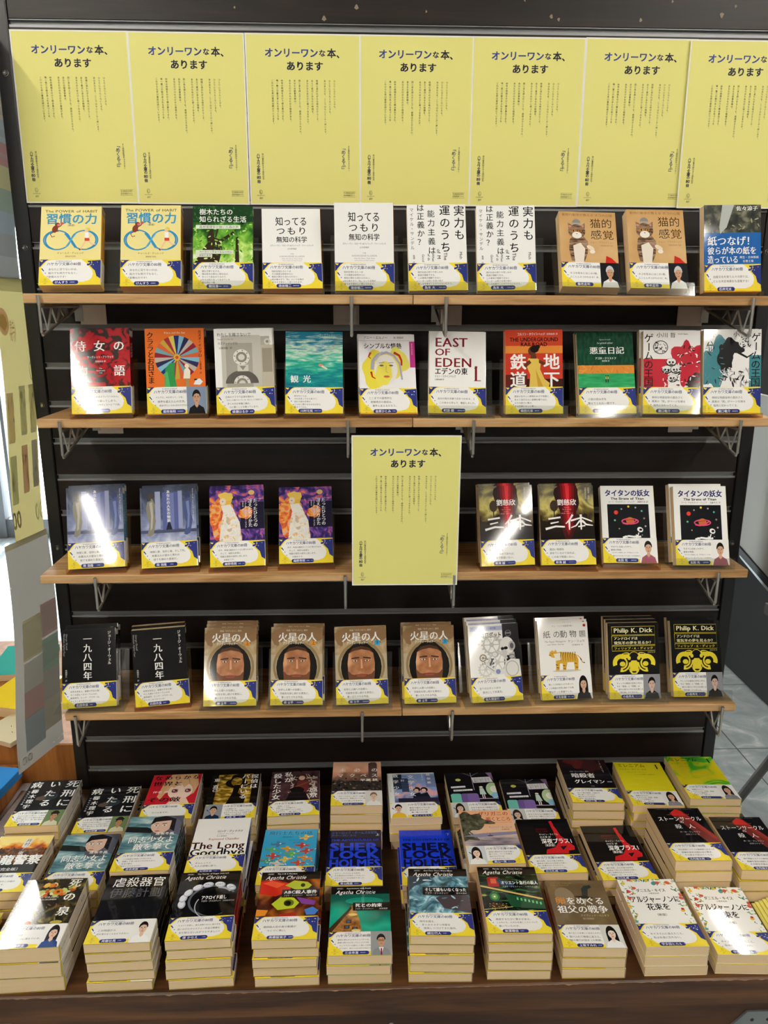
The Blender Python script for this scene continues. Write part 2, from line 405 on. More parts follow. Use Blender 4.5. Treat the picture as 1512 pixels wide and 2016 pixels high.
# ------------------------------------------------------------------ cover pictures, drawn in millimetres on a 106 x 157 sheet
def d_habit(c):
    c.T(7, 6, 7.4, 'The POWER of HABIT', '#4A3A18', b=.008, fit=92)
    c.T(8, 14, 23, '習慣の力', '#3C93BE', b=.022, fit=91)
    c.T(44, 36, 4.6, '（新版）', K)
    for a, b_ in ((29, 1), (77, -1)):
        c.ring(a, 68, 23, 19, 2.4, '#2E8CC4', n=40); c.ring(a+b_*2, 68, 22, 19, 2.6, '#2E8CC4', 110 if b_ > 0 else -70, 250 if b_ > 0 else 70)
    c.line([(43, 54), (53, 68), (62, 83)], 4.6, '#2E8CC4'); c.line([(62, 54), (53, 68), (44, 83)], 2.2, '#57ACDA')
    m = '#7C3A26'
    c.E(25, 46, 5, 7.5, m, rot=15); c.E(29, 37, 4.4, 4, m); c.E(30.6, 37.8, 2.4, 2.2, '#E07A78'); c.line([(27, 44), (34, 40), (37, 36)], 2, m); c.E(37, 34.5, 3, 2.6, '#D8605A')
    c.line([(22, 52), (17, 56), (20, 62), (25, 60)], 1.5, m); c.line([(26, 50), (31, 50)], 2.2, m)
    s = '#F2CDA8'
    c.E(82, 47, 4.4, 3.6, '#E8CE3C'); c.E(80, 48.6, 3, 3.2, s); c.P([(77, 53), (84, 53), (84, 64), (78, 64)], '#FAFAFA'); c.P([(77, 64), (85, 64), (86, 70), (77, 70)], '#D2452E')
    c.line([(84, 70), (90, 77), (96, 76)], 2.8, s); c.line([(79, 70), (74, 79), (70, 86)], 2.8, s); c.line([(84, 54), (89, 59), (85, 63)], 1.8, s); c.line([(70, 86), (68, 88)], 3, '#8A2E22')
    c.T(53, 92, 4.2, 'チャールズ・デュヒッグ', '#6A5418', al='c'); c.T(53, 99, 3.2, '渡会圭子[訳]', '#6A5418', al='c')
def d_trees(c):
    c.R(0, 0, 106, 107, 'art_tree'); c.R(0, 0, 106, 32, '#1B3D1E')
    c.scat(70, (0, 0, 106, 36), 3, ['#2C5A28', '#356A2C', '#1E4A22'], 3)
    t = '#33271A'
    c.P([(3, 107), (16, 84), (26, 70), (24, 58), (30, 46), (36, 46), (38, 60), (48, 64), (66, 52), (78, 44), (70, 56), (50, 70), (52, 84), (66, 90), (50, 90), (46, 107)], t)
    c.P([(74, 107), (76, 60), (80, 58), (82, 107)], t); c.line([(30, 50), (22, 40), (14, 38)], 3, t, .3); c.line([(40, 60), (44, 44), (52, 38)], 3, t, .3)
    c.scat(120, (0, 34, 106, 107), 3.2, ['#5C9A34', '#86BE4C', '#B4DC70', '#3C7A24', '#D6EC9C'], 11, .4)
    c.T(11, 6, 12.4, '樹木たちの', W_, b=.014, fit=60); c.T(11, 20, 12.4, '知られざる生活', W_, b=.014, fit=84)
    c.R(5, 37, 84, 44, '#E6EBDC'); c.T(11, 38, 5.4, '森林管理官が聴いた森の声', '#3A3A34', fit=70)
    c.R(5, 84, 72, 91, '#DDE2D2'); c.T(11, 85, 5., 'ペーター・ヴォールレーベン', K, fit=58); c.R(5, 91.5, 34, 97, '#DDE2D2'); c.T(11, 92, 3.8, '長谷川 圭 訳', K)
def d_know(c):
    c.T(24, 16, 19, '知ってる', K, b=.012, fit=58); c.T(25, 36, 17, 'つもり', K, b=.012, fit=56, al='sp'); c.T(25, 55, 13, '無知の科学', K, b=.014, fit=56)
    c.T(53, 71, 4.2, 'スティーブン・スローマン&フィリップ・ファーンバック', '#3A3A3E', fit=78, al='c'); c.T(53, 78, 3.4, '土方奈美訳', '#3A3A3E', al='c')
    for y, t, s in ((88, 'THE', 3.4), (92.5, 'KNOWLEDGE ILLUSION', 4), (97.6, 'Why We Never Think Alone', 3), (101.6, 'Steven Sloman and Philip Fernbach', 2.4)): c.T(53, y, s, t, '#8A8A8E', al='c')
def d_merit(c):
    c.V(94, 2, 20, '実力も', K, b=.012, fit=66); c.V(68, 1, 20, '運のうち', K, b=.012, fit=90)
    c.V(43, 10, 14, '能力主義は', K, b=.008, fit=84); c.V(24, -1, 14, 'は正義か？', K, b=.008, fit=78); c.V(8, 6, 7.4, 'マイケル・サンデル', K, fit=78)
    for x, y, s, t in ((99, 87, 7, 'Mich'), (72, 88, 9, 'The'), (60, 82, 9, 'of M'), (48, 90, 6, 'What'), (40, 90, 6, 'of th'), (30, 91, 6, 'Good')): c.T(x, y, s, t, K, rot=90, b=.008)
    c.V(10, 92, 4, '鬼澤 忍', K)
def d_cat(c):
    c.R(0, 0, 106, 157, 'art_tan')
    c.T(6, 4, 6, '動物行動学が教える ネコの心理', '#8A6030', fit=94)
    c.T(57, 14, 21, '猫的', '#3A2414', fit=42); c.T(57, 38, 21, '感覚', '#3A2414', fit=44)
    c.T(56, 62, 5, 'ジョン・ブラッドショー', '#9A7444', fit=44); c.T(74, 69, 4, '羽田詩津子訳', '#9A7444')
    f = 'art_tabby'
    c.P([(18, 60), (24, 52), (44, 52), (52, 64), (50, 88), (44, 104), (20, 104), (16, 80)], f); c.P([(24, 72), (38, 66), (46, 78), (42, 107), (26, 107)], '#EDE2D4')
    c.E(32, 42, 16, 15, f); c.P([(17, 38), (16, 24), (26, 31)], f); c.P([(47, 38), (48, 24), (38, 31)], f); c.P([(19, 35), (18.5, 28), (23, 31.5)], '#C89080'); c.P([(45, 35), (45.5, 28), (41, 31.5)], '#C89080')
    c.E(32, 50, 9, 7, '#F2EAE0'); c.E(26, 41, 3, 2.4, '#D88A2A'); c.E(38, 41, 3, 2.4, '#D88A2A'); c.E(26, 41, 1.2, 2, K); c.E(38, 41, 1.2, 2, K); c.P([(30, 46), (34, 46), (32, 48.5)], '#C8706A')
    c.E(32, 25, 8, 9, '#8C8884', 180, 360); c.R(24, 24, 40, 27, '#A8A4A0'); c.E(56, 76, 8, 4, '#E9D8C4', rot=30); c.E(59, 84, 5, 4, '#F0E6DA')
    c.P([(84, 92), (88, 94), (94, 97), (103, 107), (82, 107)], '#C8281E')
def d_paper(c):
    c.R(0, 0, 106, 60, 'art_dusk'); c.scat(40, (0, 20, 106, 52), 4, ['#7A7A5A', '#4A4E44', '#A09A78', '#2A2C2C'], 5, .3); c.R(0, 50, 106, 157, '#1E5FA6')
    c.P([(34, 0), (56, 0), (42, 40), (30, 52), (28, 40)], '#B8BCB8')
    c.T(60, 2, 9, '佐々涼子', W_, fit=40, mincho=1)
    c.T(6, 56, 18, '紙つなげ！', W_, fit=90, mincho=1); c.T(6, 75, 15, '彼らが本の紙を', W_, fit=92, mincho=1); c.T(6, 91, 15, '造っている', W_, fit=58, mincho=1)
    c.T(66, 92, 5, '再生・日本製紙', W_, fit=36); c.T(72, 99, 5, '石巻工場', W_)
def d_handmaid(c):
    c.R(0, 0, 106, 157, 'art_handmaid')
    for t, x, y in (('侍', 7, 22), ('女', 41, 22), ('の', 76, 22), ('物', 9, 68), ('語', 76, 68)): c.T(x, y, 21, t, W_, mincho=1)
    c.T(53, 50, 5.4, 'マーガレット・アトウッド', W_, al='c', fit=48); c.T(53, 59, 3.6, '斎藤英治 訳', W_, al='c')
    for k, t in enumerate(('The', "Handmaid's", 'Tale')): c.T(53, 72+k*4, 3.4, t, W_, al='c')
def d_klara(c):
    cx, cy, R = 56, 53, 40; cols = ['#7FB2C8', '#8A2430', '#C0A03C', '#23306E', '#B8ACA0', '#D0603A', '#D8C45A', '#2A2A4E', '#6EA0A8', '#A03038']
    for k in range(26):
        a0, a1 = k*360/26, (k+1)*360/26
        c.P([(cx, cy)]+[(cx+R*math.cos(rad(a)), cy+R*math.sin(rad(a))) for a in (a0, (a0+a1)/2, a1)], cols[k*7 % 10])
    c.E(cx, cy, 6, 6, '#D8A838'); c.E(cx, cy, 3, 3, '#C8501E')
    c.P([(32, 107), (34, 74), (42, 64), (52, 62), (50, 84), (54, 107)], '#2F8A4A'); c.P([(32, 107), (34, 90), (30, 84), (38, 78), (42, 107)], '#4EAA62')
    c.P([(66, 92), (68, 76), (74, 70), (79, 78), (78, 92)], '#EDE6D0'); c.P([(70, 92), (76, 92), (76, 107), (70, 107)], '#9A8A5E'); c.E(73, 69, 4, 4, '#F2DEC0')
    c.P([(84, 103), (88, 95), (95, 92), (101, 98), (96, 104)], '#E8EEF0'); c.E(88, 94, 3, 1.6, '#2A2A34')
    c.V(9, 6, 13, 'クララとお日さま', '#2E1A12', fit=94, mincho=1); c.V(98, 3, 6.4, 'カズオ・イシグロ', '#2E1A12', fit=50, mincho=1); c.V(98, 60, 4, '土屋政雄 訳', '#2E1A12')
    c.T(53, 5, 5, 'Klara and the Sun', '#F6E6C8', al='c', sk=.2)
def d_letme(c):
    c.R(26, 14, 100, 107, '#B4AFA4'); c.RR(12, 12, 84, 107, 4, '#C6C2B8', (1, 1, 0, 0)); c.R(20, 26, 68, 107, '#A9A498'); c.R(84, 30, 106, 107, '#C0B8A6'); c.R(86, 36, 104, 80, '#9C9484')
    for cy in (52, 100):
        if cy > 90: c.E(48, 100, 30, 24, '#5E5A54', 180, 360)
        c.E(48, cy, 15, 14.5, '#E2DFD6', *((0, 360) if cy < 90 else (180, 360))); c.E(48, cy, 10, 9.6, '#8A867C', *((0, 360) if cy < 90 else (180, 360))); c.E(48, cy, 6, 5.6, '#D6D2C8', *((0, 360) if cy < 90 else (180, 360)))
        for k in range(8):
            a = rad(k*45+10)
            if cy < 90 or math.sin(a) < 0: c.E(48+12.6*math.cos(a), cy+12.2*math.sin(a), 1.3, 1.3, '#8F8B82', n=10)
    c.R(40, 66, 60, 78, '#D2CEC4'); c.P([(44, 68), (56, 68), (50, 76)], '#8F8B82'); c.E(96, 24, 6, 6, '#D8D4CA'); c.E(96, 24, 2.6, 2.6, '#8F8B82')
    c.T(5, 7, 7.4, 'わたしを離さないで', '#2A2826', fit=62); c.T(6, 17, 3.8, 'Never Let Me Go', '#A05048'); c.T(6, 24, 5.4, 'カズオ・イシグロ', '#2A2826', fit=36); c.T(8, 33, 4, '土屋政雄・訳', '#2A2826')
def d_sea(c):
    c.R(0, 0, 106, 157, 'art_sea'); c.E(66, 65, 5, 2.8, '#D88A70', rot=20); c.P([(68, 65), (78, 71), (76, 73), (66, 68)], '#E6D6C8')
    c.T(62, 4, 4.4, 'ラッタウット・', '#D6ECEC'); c.T(62, 10, 4.4, 'ラープチャルーンサップ', '#D6ECEC', fit=40); c.T(62, 17, 3.6, '古屋美登里 訳', '#D6ECEC')
    c.T(9, 84, 15, '観', W_, mincho=1); c.T(32, 84, 15, '光', W_, mincho=1)
def d_passion(c):
    c.R(0, 0, 106, 12, '#F3F1F4'); c.line([(0, 12.4), (106, 12.4)], .5, '#9A8AA8')
    c.T(9, 3, 6.6, 'アニー・エルノー', K, fit=46); c.T(66, 4, 4.6, '堀 茂樹訳', K)
    c.T(9, 17, 12, 'シンプルな情熱', K, b=.008, fit=72, mincho=1); c.R(96, 14, 106, 66, '#C83C8E'); c.T(103, 18, 4, 'Annie Ernaux', '#F2D8E8', rot=90)
    y = '#EFE04A'
    c.blob(36, 68, 30, 38, y, 4); c.blob(70, 58, 22, 30, '#F2E66A', 8); c.E(50, 70, 22, 30, '#F3EEE6'); c.blob(46, 78, 16, 24, '#F0E25C', 3)
    c.line([(24, 70), (26, 52), (36, 40), (52, 36), (66, 42), (76, 58), (80, 90)], 7, '#B4AEBE', .5); c.line([(30, 50), (44, 34)], 5, '#C4BECC', .4)
    c.line([(66, 36), (76, 42), (80, 52), (80, 62)], 5, '#C8321E', .6); c.line([(22, 36), (18, 44), (22, 48)], 4, '#C8441E', .4); c.line([(22, 74), (24, 84), (30, 88)], 4, '#C8321E', .4)
    for x in (42, 60): c.E(x, 62, 4, 1.6, '#6A6078'); c.line([(x-5, 57), (x+5, 56)], 1, '#7A7088')
    c.line([(51, 62), (50, 74), (54, 76)], .8, '#A898A0'); c.E(51, 84, 6, 2.4, '#E08A4A'); c.E(51, 83.4, 5, 1.2, '#C85A3A')
def d_eden(c):
    r = '#7A1A26'
    c.T(10, 8, 25, 'EAST', r, fit=62, mincho=1); c.T(10, 30, 19, 'OF', r, fit=30, mincho=1); c.T(10, 47, 25, 'EDEN', r, fit=70, mincho=1)
    c.T(10, 70, 14, 'エデンの東', K, b=.012, fit=62, mincho=1); c.T(10, 84, 5.2, 'ジョン・スタインベック', K, fit=40); c.T(10, 91, 3.4, '土屋政雄 訳', K)
    c.T(80, 59, 42, '1', r, sx=.7, mincho=1); c.R(84, 93.6, 96.5, 95, r); c.P([(84, 70), (90, 66.6), (90, 69), (85, 71.4)], r)
def d_rail(c):
    c.R(0, 0, 106, 30, '#C8442A'); c.R(0, 30, 106, 44, '#E08A3A'); c.R(0, 44, 106, 96, '#C23A28'); c.R(0, 92, 106, 157, '#3A1A16'); c.R(0, 84, 40, 107, '#5A2018')
    c.T(22, 5, 6, 'コルソン・ホワイトヘッド', W_, fit=52, b=.01); c.T(76, 6, 4, '谷崎由依 訳', W_)
    c.T(53, 13, 10, 'THE UNDERGROUND', '#2A1410', al='c', fit=90, b=.03); c.T(53, 22, 10, 'RAILROAD', '#2A1410', al='c', fit=50, b=.03)
    c.P([(44, 107), (46, 84), (40, 70), (42, 54), (56, 52), (66, 58), (64, 74), (72, 92), (82, 100), (80, 107)], '#E2C05A'); c.P([(56, 74), (60, 84), (70, 107), (60, 107)], '#C89A38')
    s = '#5E3320'; c.P([(44, 56), (34, 66), (36, 72), (48, 62)], s); c.P([(62, 56), (74, 62), (72, 68), (62, 62)], s); c.P([(48, 44), (56, 44), (58, 54), (46, 54)], s); c.E(49, 40, 7, 8.5, s); c.E(54, 36, 8, 7, '#1E120E'); c.E(60, 32, 4, 4, '#1E120E')
    for t, x, y in (('鉄', 8, 45), ('道', 8, 78), ('地', 70, 45), ('下', 70, 78)): c.T(x, y, 31, t, W_, b=.02)
def d_notebook(c):
    c.R(0, 0, 106, 65, 'art_green_paint'); c.R(0, 64, 106, 82, '#D98A3A'); c.scat(24, (0, 66, 106, 80), 6, ['#E49A48', '#C87A30'], 4, .2); c.R(0, 80, 106, 157, 'art_field')
    c.T(53, 12, 3.6, 'Ágota Kristóf', '#C8D6C8', al='c', sk=.2); c.T(53, 18, 4.6, 'Le grand cahier', W_, al='c', sk=.25)
    c.T(23, 28, 15, '悪童日記', W_, fit=66, mincho=1); c.T(53, 48, 5, 'アゴタ・クリストフ', W_, al='c', fit=40, mincho=1); c.T(53, 54, 3.4, '堀茂樹 訳', W_, al='c')
    for x in (52, 56): c.R(x-1, 86, x+1, 91, '#C8A838'); c.R(x-1.2, 91, x+1.2, 97, '#1F3B2A'); c.E(x, 84.6, 1.2, 1.4, '#2A1E18')
def d_game(c, col, up):
    r = random.Random(up+2)
    if up: 
        c.R(0, 54, 46, 157, col); c.blob(84, 60, 26, 40, col, 5, 40, .5); c.blob(96, 96, 16, 16, '#2A1214', 3, 30, .5)
    else:
        c.blob(22, 64, 26, 46, col, 6, 40, .45); c.R(84, 48, 106, 157, col)
    K2 = '#1B1A1C'
    cx = 32 if up else 50
    if up:
        c.E(32, 32, 14, 13, K2); c.E(32, 32, 12.6, 11.6, '#EDEBE8'); c.scat(26, (22, 22, 42, 42), 3, [K2, '#8A8888'], 4, .35)
        for q, (x, y) in enumerate(((52, 60), (44, 74), (60, 74), (54, 90))):
            c.E(x, y, 10, 8, K2); c.E(x, y-1, 8.6, 6.6, '#E6E3E0'); c.E(x-3, y, 2, 2, K2); c.E(x+3, y, 2, 2, K2); c.R(x-3, y+3, x+3, y+5, K2)
        c.scat(36, (36, 60, 70, 104), 4, [K2, '#E6E3E0'], 5, .3); c.scat(60, (64, 30, 104, 106), 4, [col, K2, '#F0EDEA'], 9, .3)
    else:
        c.blob(48, 36, 22, 18, K2, 8, 30, .4); c.blob(40, 58, 14, 22, K2, 9, 30, .4); c.line([(40, 30), (80, 52), (92, 44)], 5, K2, .4); c.E(76, 24, 12, 11, '#E6E4E2'); c.scat(24, (66, 14, 86, 34), 3, [K2], 2, .35)
        c.scat(60, (30, 70, 86, 106), 6, ['#D6D4D6', '#A8A6AA', K2, '#F2F0EE'], 7, .25); c.scat(50, (2, 24, 36, 100), 5, [K2, col, '#4A8A92'], 3, .2)
    if up: c.V(10, 6, 18, 'ゲームの王国', K2, fit=100, b=.01); c.T(24, 4, 10, '小川 哲', K2, fit=36); c.T(64, 5, 3, 'Satoshi Ogawa', K2)
    else: c.V(96, 6, 18, 'ゲームの王国', K2, fit=100, b=.01); c.T(54, 4, 10, '小川 哲', K2, fit=34); c.T(12, 3, 12, '下', K2)
def d_story(c):
    c.R(0, 0, 106, 157, 'art_story'); c.R(28, 8, 38, 82, '#A4ABCC'); c.R(42, 10, 72, 84, '#5A639C'); c.R(72, 8, 80, 82, '#99A0C4'); c.R(50, 12, 64, 84, '#7780B4')
    c.R(0, 84, 106, 90, '#4A5068'); c.P([(54, 62), (48, 84), (60, 84)], '#1E2230'); c.line([(53.8, 10), (53.8, 74)], .5, '#3A4060')
    for k, q in ((20, 1), (90, -1)):
        g = '#8A8578' if q > 0 else '#4E5A86'
        c.E(k, 18, 5.5, 7, '#4A443E' if q > 0 else '#3A4468'); c.P([(k-7, 28), (k+4, 24), (k+8, 34), (k+6, 50), (k+9, 66), (k+4, 92), (k-3, 96), (k-8, 94), (k-3, 72), (k-8, 54), (k-9, 40)], g); c.P([(k-3, 30), (k+3, 28), (k+4, 56), (k+2, 80), (k-2, 84), (k, 56)], '#B8B2A6' if q > 0 else '#7C88B8')
        c.line([(k+5, 30), (k+1, 22)], 3, g)
    c.V(53.5, 6, 6.6, 'あなたの人生の物語', W_, b=.012, fit=64, mincho=1); c.V(4, 6, 3.6, 'テッド・チャン　浅倉久志・他訳', '#2A2A30', fit=46); c.V(101, 4, 3.4, 'Stories of Your Life and Others', W_, pitch=.6)
def d_neat(c):
    c.R(0, 0, 106, 157, 'art_neat'); c.R(60, 30, 106, 84, '#1C1830'); c.P([(0, 0), (106, 0), (106, 22), (60, 30), (0, 10)], 'art_neat')
    c.blob(22, 62, 26, 40, 'art_coat', 5, 30, .3); c.blob(70, 52, 14, 12, 'art_coat', 6); c.P([(28, 44), (46, 44), (58, 70), (62, 107), (18, 107), (22, 70)], 'art_gown')
    c.E(32, 24, 12, 13, '#EEC050'); c.blob(32, 18, 14, 9, '#F2CE64', 5); c.E(26, 28, 6, 7, '#F6E2CC'); c.P([(22, 36), (40, 34), (48, 46), (26, 50)], '#F4EFE6'); c.E(25.5, 28, 1, 1, '#3A2A2A')
    c.E(82, 11, 6, 5, '#E6C27A'); c.T(66, 22, 3.2, 'The Only Neat Thing to Do', '#D8CCE6', fit=36)
    c.V(89, 24, 8.6, 'たったひとつの', W_, fit=56, b=.016); c.V(79, 24, 8.6, '冴えたやりかた', W_, fit=56, b=.016); c.V(70, 26, 4, 'ジェイムズ・ティプトリー・ジュニア', W_, fit=56); c.V(65, 28, 3, '浅倉久志 訳', W_)
def d_three(c):
    c.R(0, 0, 106, 157, 'art_smoke'); c.blob(54, 26, 24, 34, '#2A1616', 5); c.P([(36, 0), (74, 0), (70, 84), (60, 107), (48, 107), (42, 84)], '#3E1214'); c.P([(41, 0), (69, 0), (65, 80), (55, 100), (47, 80)], '#6E1218'); c.P([(46, 0), (64, 0), (60, 74), (55, 92), (51, 74)], '#A3121C'); c.P([(51, 0), (59, 0), (57, 70), (55, 84)], '#D8323A')
    c.E(28, 40, 8, 11, '#3A2A20'); c.line([(28, 50), (28, 70)], 2, '#2A1C16')
    c.T(34, 27, 13, '劉慈欣', W_, fit=38, mincho=1)
    for k, t in enumerate(('Cixin Liu', 'The Three-Body', 'Problem', '大森 望、光吉さくら')): c.T(53, 42+k*4, 2.6, t, '#E8B0A8', al='c')
    wv = '#FAF8F6'
    c.line([(16, 66), (40, 63)], 3.4, wv); c.line([(20, 75), (36, 72)], 3, wv, .7); c.line([(10, 86), (14, 85), (30, 81), (48, 82)], 5, wv, .6)
    c.line([(64, 58), (58, 68), (50, 76)], 4, wv, .5); c.line([(57, 69), (57, 88)], 4, wv, .6); c.line([(60, 70), (82, 64), (102, 72)], 3.6, wv, .7); c.line([(80, 58), (80, 88)], 4.4, wv, .6); c.line([(78, 70), (70, 80), (60, 84)], 3.4, wv, .5); c.line([(82, 70), (90, 78), (103, 80)], 4.6, wv, .4); c.line([(74, 82), (88, 80)], 2.8, wv)
    c.V(97, 4, 4, '大森望・他訳', '#D8CCBC'); c.V(91, 4, 4, '立原透耶監修', '#D8CCBC')
def d_titan(c):
    c.T(8, 8, 14.5, 'タイタンの妖女', '#2B2F6E', b=.032, fit=90); c.T(20, 23, 6.6, 'The Sirens of Titan', K, b=.03, fit=66)
    c.T(15, 31, 4.4, 'カート・ヴォネガット・ジュニア', K, fit=52); c.T(72, 31, 4.4, '浅倉久志 訳', K, fit=22)
    c.R(12, 38, 94, 107, K)
    for x, y, q, h in ((29, 55, 4.2, '#D8402E'), (40, 48, 1.6, '#9AA0A8'), (54, 43, 2.2, '#E0C040'), (68, 45, 1.8, '#B0A898'), (80, 52, 2, '#48B098'), (84, 67, 1.9, '#9C8878'), (86, 83, 1.8, '#A0A0A0'), (26, 71, 2, '#60C090'), (34, 88, 1.4, '#B0A060')): c.E(x, y, q, q, h, n=14)
    c.ring(56, 73, 16, 5.4, 2.6, '#E0507A'); c.E(56, 72, 8, 7.4, '#C86A3A'); c.line([(41, 77), (50, 79), (62, 76), (70, 70)], 2.4, '#E0507A'); c.line([(46, 71), (66, 69)], 1.2, '#8A3A22')
    c.E(75, 90, 6, 5, W_, rot=30); c.E(76, 90, 3, 2.4, K); c.line([(72, 96), (70, 102), (62, 104)], 2.4, W_); c.line([(40, 106), (52, 103), (66, 105), (76, 104)], 3.6, W_); c.scat(14, (40, 100, 80, 106), 1.4, [K, W_], 3)
def d_1984(c):
    c.V(50, 12, 17.6, '一九八四年', '#F2F0EC', fit=92, mincho=1); c.V(93, 6, 7, 'ジョージ・オーウェル', '#E2E0DC', fit=68, mincho=1)
    c.T(12, 8, 5, 'George Orwell', '#A8A6A2', rot=90, sk=.2); c.T(7, 8, 5, 'Nineteen Eighty-Four', '#A8A6A2', rot=90, sk=.2); c.V(8, 80, 4, '高橋和久 訳', '#C8C6C2')
def d_mars(c, vol, vc):
    c.R(0, 0, 106, 157, 'art_suit'); c.blob(53, 18, 58, 22, '#8A6B4A', 4); c.ring(53, 76, 47, 52, 9, '#B59B74', 180, 360); c.ring(53, 78, 43, 47, 2, '#5A4632', 180, 360); c.scat(26, (4, 20, 102, 44), 5, ['#9A7E5A', '#B8A07A', '#86694A'], 6, .3)
    c.R(0, 56, 14, 107, '#B8A88C'); c.R(92, 56, 106, 107, '#B8A88C'); c.ring(53, 80, 46, 48, 5, '#8E7854', 150, 390); c.E(53, 82, 42, 48, '#191513')
    c.P([(22, 107), (20, 70), (26, 46), (40, 34), (66, 34), (80, 46), (86, 70), (84, 107)], '#191513'); c.P([(27, 107), (25, 74), (28, 54), (36, 44), (54, 40), (70, 44), (78, 54), (81, 74), (79, 107)], 'art_skin')
    c.P([(27, 107), (25, 88), (33, 96), (46, 99), (60, 99), (73, 96), (81, 88), (79, 107)], '#6B4430'); c.P([(28, 54), (36, 43), (54, 39), (70, 43), (78, 54), (70, 49), (54, 46), (38, 49)], '#4A2E20')
    for x, q in ((41, -1), (65, 1)):
        c.P([(x-8, 62-q), (x+8, 62+q), (x+8, 65+q), (x-8, 64.6-q)], '#3E261A'); c.E(x, 69, 6, 2.4, '#8A5A40'); c.E(x, 69, 4.4, 1.6, '#E2D4C4'); c.E(x, 69, 1.8, 1.7, '#2E3E4A')
    c.P([(50, 64), (56, 64), (59, 84), (62, 88), (55, 91), (46, 88), (48, 84)], '#A46C48'); c.P([(52, 66), (55, 66), (56, 84), (52, 85)], '#D6A280'); c.P([(40, 97), (53, 95), (66, 97), (60, 101), (46, 101)], '#9A5444'); c.line([(40, 97.6), (53, 98.4), (66, 97.6)], .8, '#4A221A')
    c.T(53, 5, 4, '映画「オデッセイ」原作', '#E8DCC8', al='c'); c.T(14, 11, 20, '火星の人', W_, fit=80, mincho=1); c.T(24, 30, 6, 'アンディ・ウィアー', W_, fit=44, b=.01, mincho=1)
    c.R(82, 29, 92, 38, vc); c.T(83.4, 29.4, 7.4, vol, '#17222A', b=.012)
def d_robot(c):
    c.R(72, 0, 106, 107, '#17171A'); c.R(4, 4, 72, 13, '#B4B8D4'); c.T(7, 6, 5, 'アシモフのロボット傑作集', '#3A4A9A', fit=52)
    c.T(8, 16, 13, 'われはロボット', K, b=.024, fit=62); c.T(9, 30, 6, 'アイザック・アシモフ', K, fit=40); c.T(52, 31, 4, '小尾芙佐訳', K); c.T(10, 38, 3.4, '[決定版]', K)
    c.ring(84, 20, 6, 6, .8, '#8A8A90'); c.T(84, 17.6, 4, '決定版', '#C8C8CC', al='c')
    def gear(x, y, q, h):
        for k in range(16): a = rad(k*22.5); c.line([(x+q*.9*math.cos(a), y+q*.9*math.sin(a)), (x+q*1.16*math.cos(a), y+q*1.16*math.sin(a))], q*.18, h)
        c.ring(x, y, q*.9, q*.9, q*.2, h); c.E(x, y, q*.26, q*.26, h)
        for k in range(6): a = rad(k*60); c.line([(x, y), (x+q*.85*math.cos(a), y+q*.85*math.sin(a))], q*.1, h)
    gear(48, 42, 19, '#C2C0B8'); gear(58, 78, 20, '#D2D0CA'); gear(32, 92, 14, '#D8D6D0'); gear(28, 68, 7, '#7A6A4A')
    m, n, d = '#E6E4E0', '#B4B2B0', '#5A5A60'
    c.E(80, 46, 15, 19, m); c.P([(66, 50), (70, 44), (80, 58), (78, 68), (70, 66)], '#CFCDCA'); c.E(70, 51, 3.4, 3, K); c.E(77, 50, 4.4, 3.2, K); c.E(90, 46, 7, 10, n); c.E(90, 46, 4, 6, d); c.P([(82, 62), (94, 58), (96, 72), (86, 74)], n); c.ring(89, 68, 6, 4, 1.6, d)
    c.P([(70, 107), (74, 80), (86, 72), (104, 74), (106, 107)], m); c.ring(88, 92, 13, 15, 2, n); c.P([(30, 76), (44, 82), (56, 92), (74, 92), (74, 102), (52, 104), (34, 90)], m); c.E(58, 97, 5, 5, '#8A90C0'); c.line([(34, 84), (50, 96)], 1, d); c.E(54, 62, 7, 6, n); c.E(53, 62, 5, 4.4, '#E8E6E4'); c.line([(48, 70), (42, 84)], 4, d); c.scat(14, (26, 66, 50, 92), 2.4, [d, n, '#3A3430'], 4)
def d_tiger(c):
    c.T(53, 5, 4, 'ケン・リュウ短篇傑作集 1', '#8A8074', al='c', fit=46); c.E(99, 7, 3, 3, '#B8322A')
    for t, x in (('紙', 10), ('の', 31), ('動', 46), ('物', 66)): c.T(x, 16, 16, t, K)
    c.ring(94, 24.5, 8.5, 8.5, .9, K, 45, 405, 4); c.T(88, 18.6, 11.5, '園', K)
    c.T(12, 36, 5, 'The Paper Menagerie', '#7A7060', sk=.3); c.T(18, 42, 4.6, 'and Other Stories', '#7A7060', sk=.3); c.T(62, 36, 6.4, 'ケン・リュウ', '#3A3632', fit=36); c.T(70, 45, 3.2, '古沢嘉通 編・訳', '#3A3632')
    o, s = '#D8A83A', '#4A3216'
    c.E(56, 99, 30, 2.4, '#D2CEC4'); c.P([(34, 62), (44, 60), (66, 62), (78, 66), (82, 78), (80, 98), (73, 98), (72, 82), (58, 82), (54, 98), (48, 98), (48, 84), (42, 84), (40, 98), (33, 98), (34, 78)], o)
    c.P([(22, 60), (28, 56), (31, 59), (35, 55), (38, 62), (37, 70), (30, 72), (25, 70), (20, 66)], o); c.P([(30, 64), (44, 62), (46, 76), (34, 78)], '#EDE6D6')
    for x in range(46, 80, 5): c.line([(x, 61), (x-2, 70), (x-1, 80)], 1.5, s, .3)
    for x, y in ((35, 86), (37, 92), (50, 88), (51, 94), (75, 84), (77, 92)): c.line([(x-2, y), (x+3, y+1)], 1.4, s)
    c.line([(80, 68), (86, 74), (90, 83), (94, 84)], 2, o); c.line([(86, 74), (88, 79)], 2, s); c.line([(92, 83.6), (95, 84)], 2, s); c.E(27, 63, .8, .8, s); c.line([(20, 66), (24, 67)], 1, s)
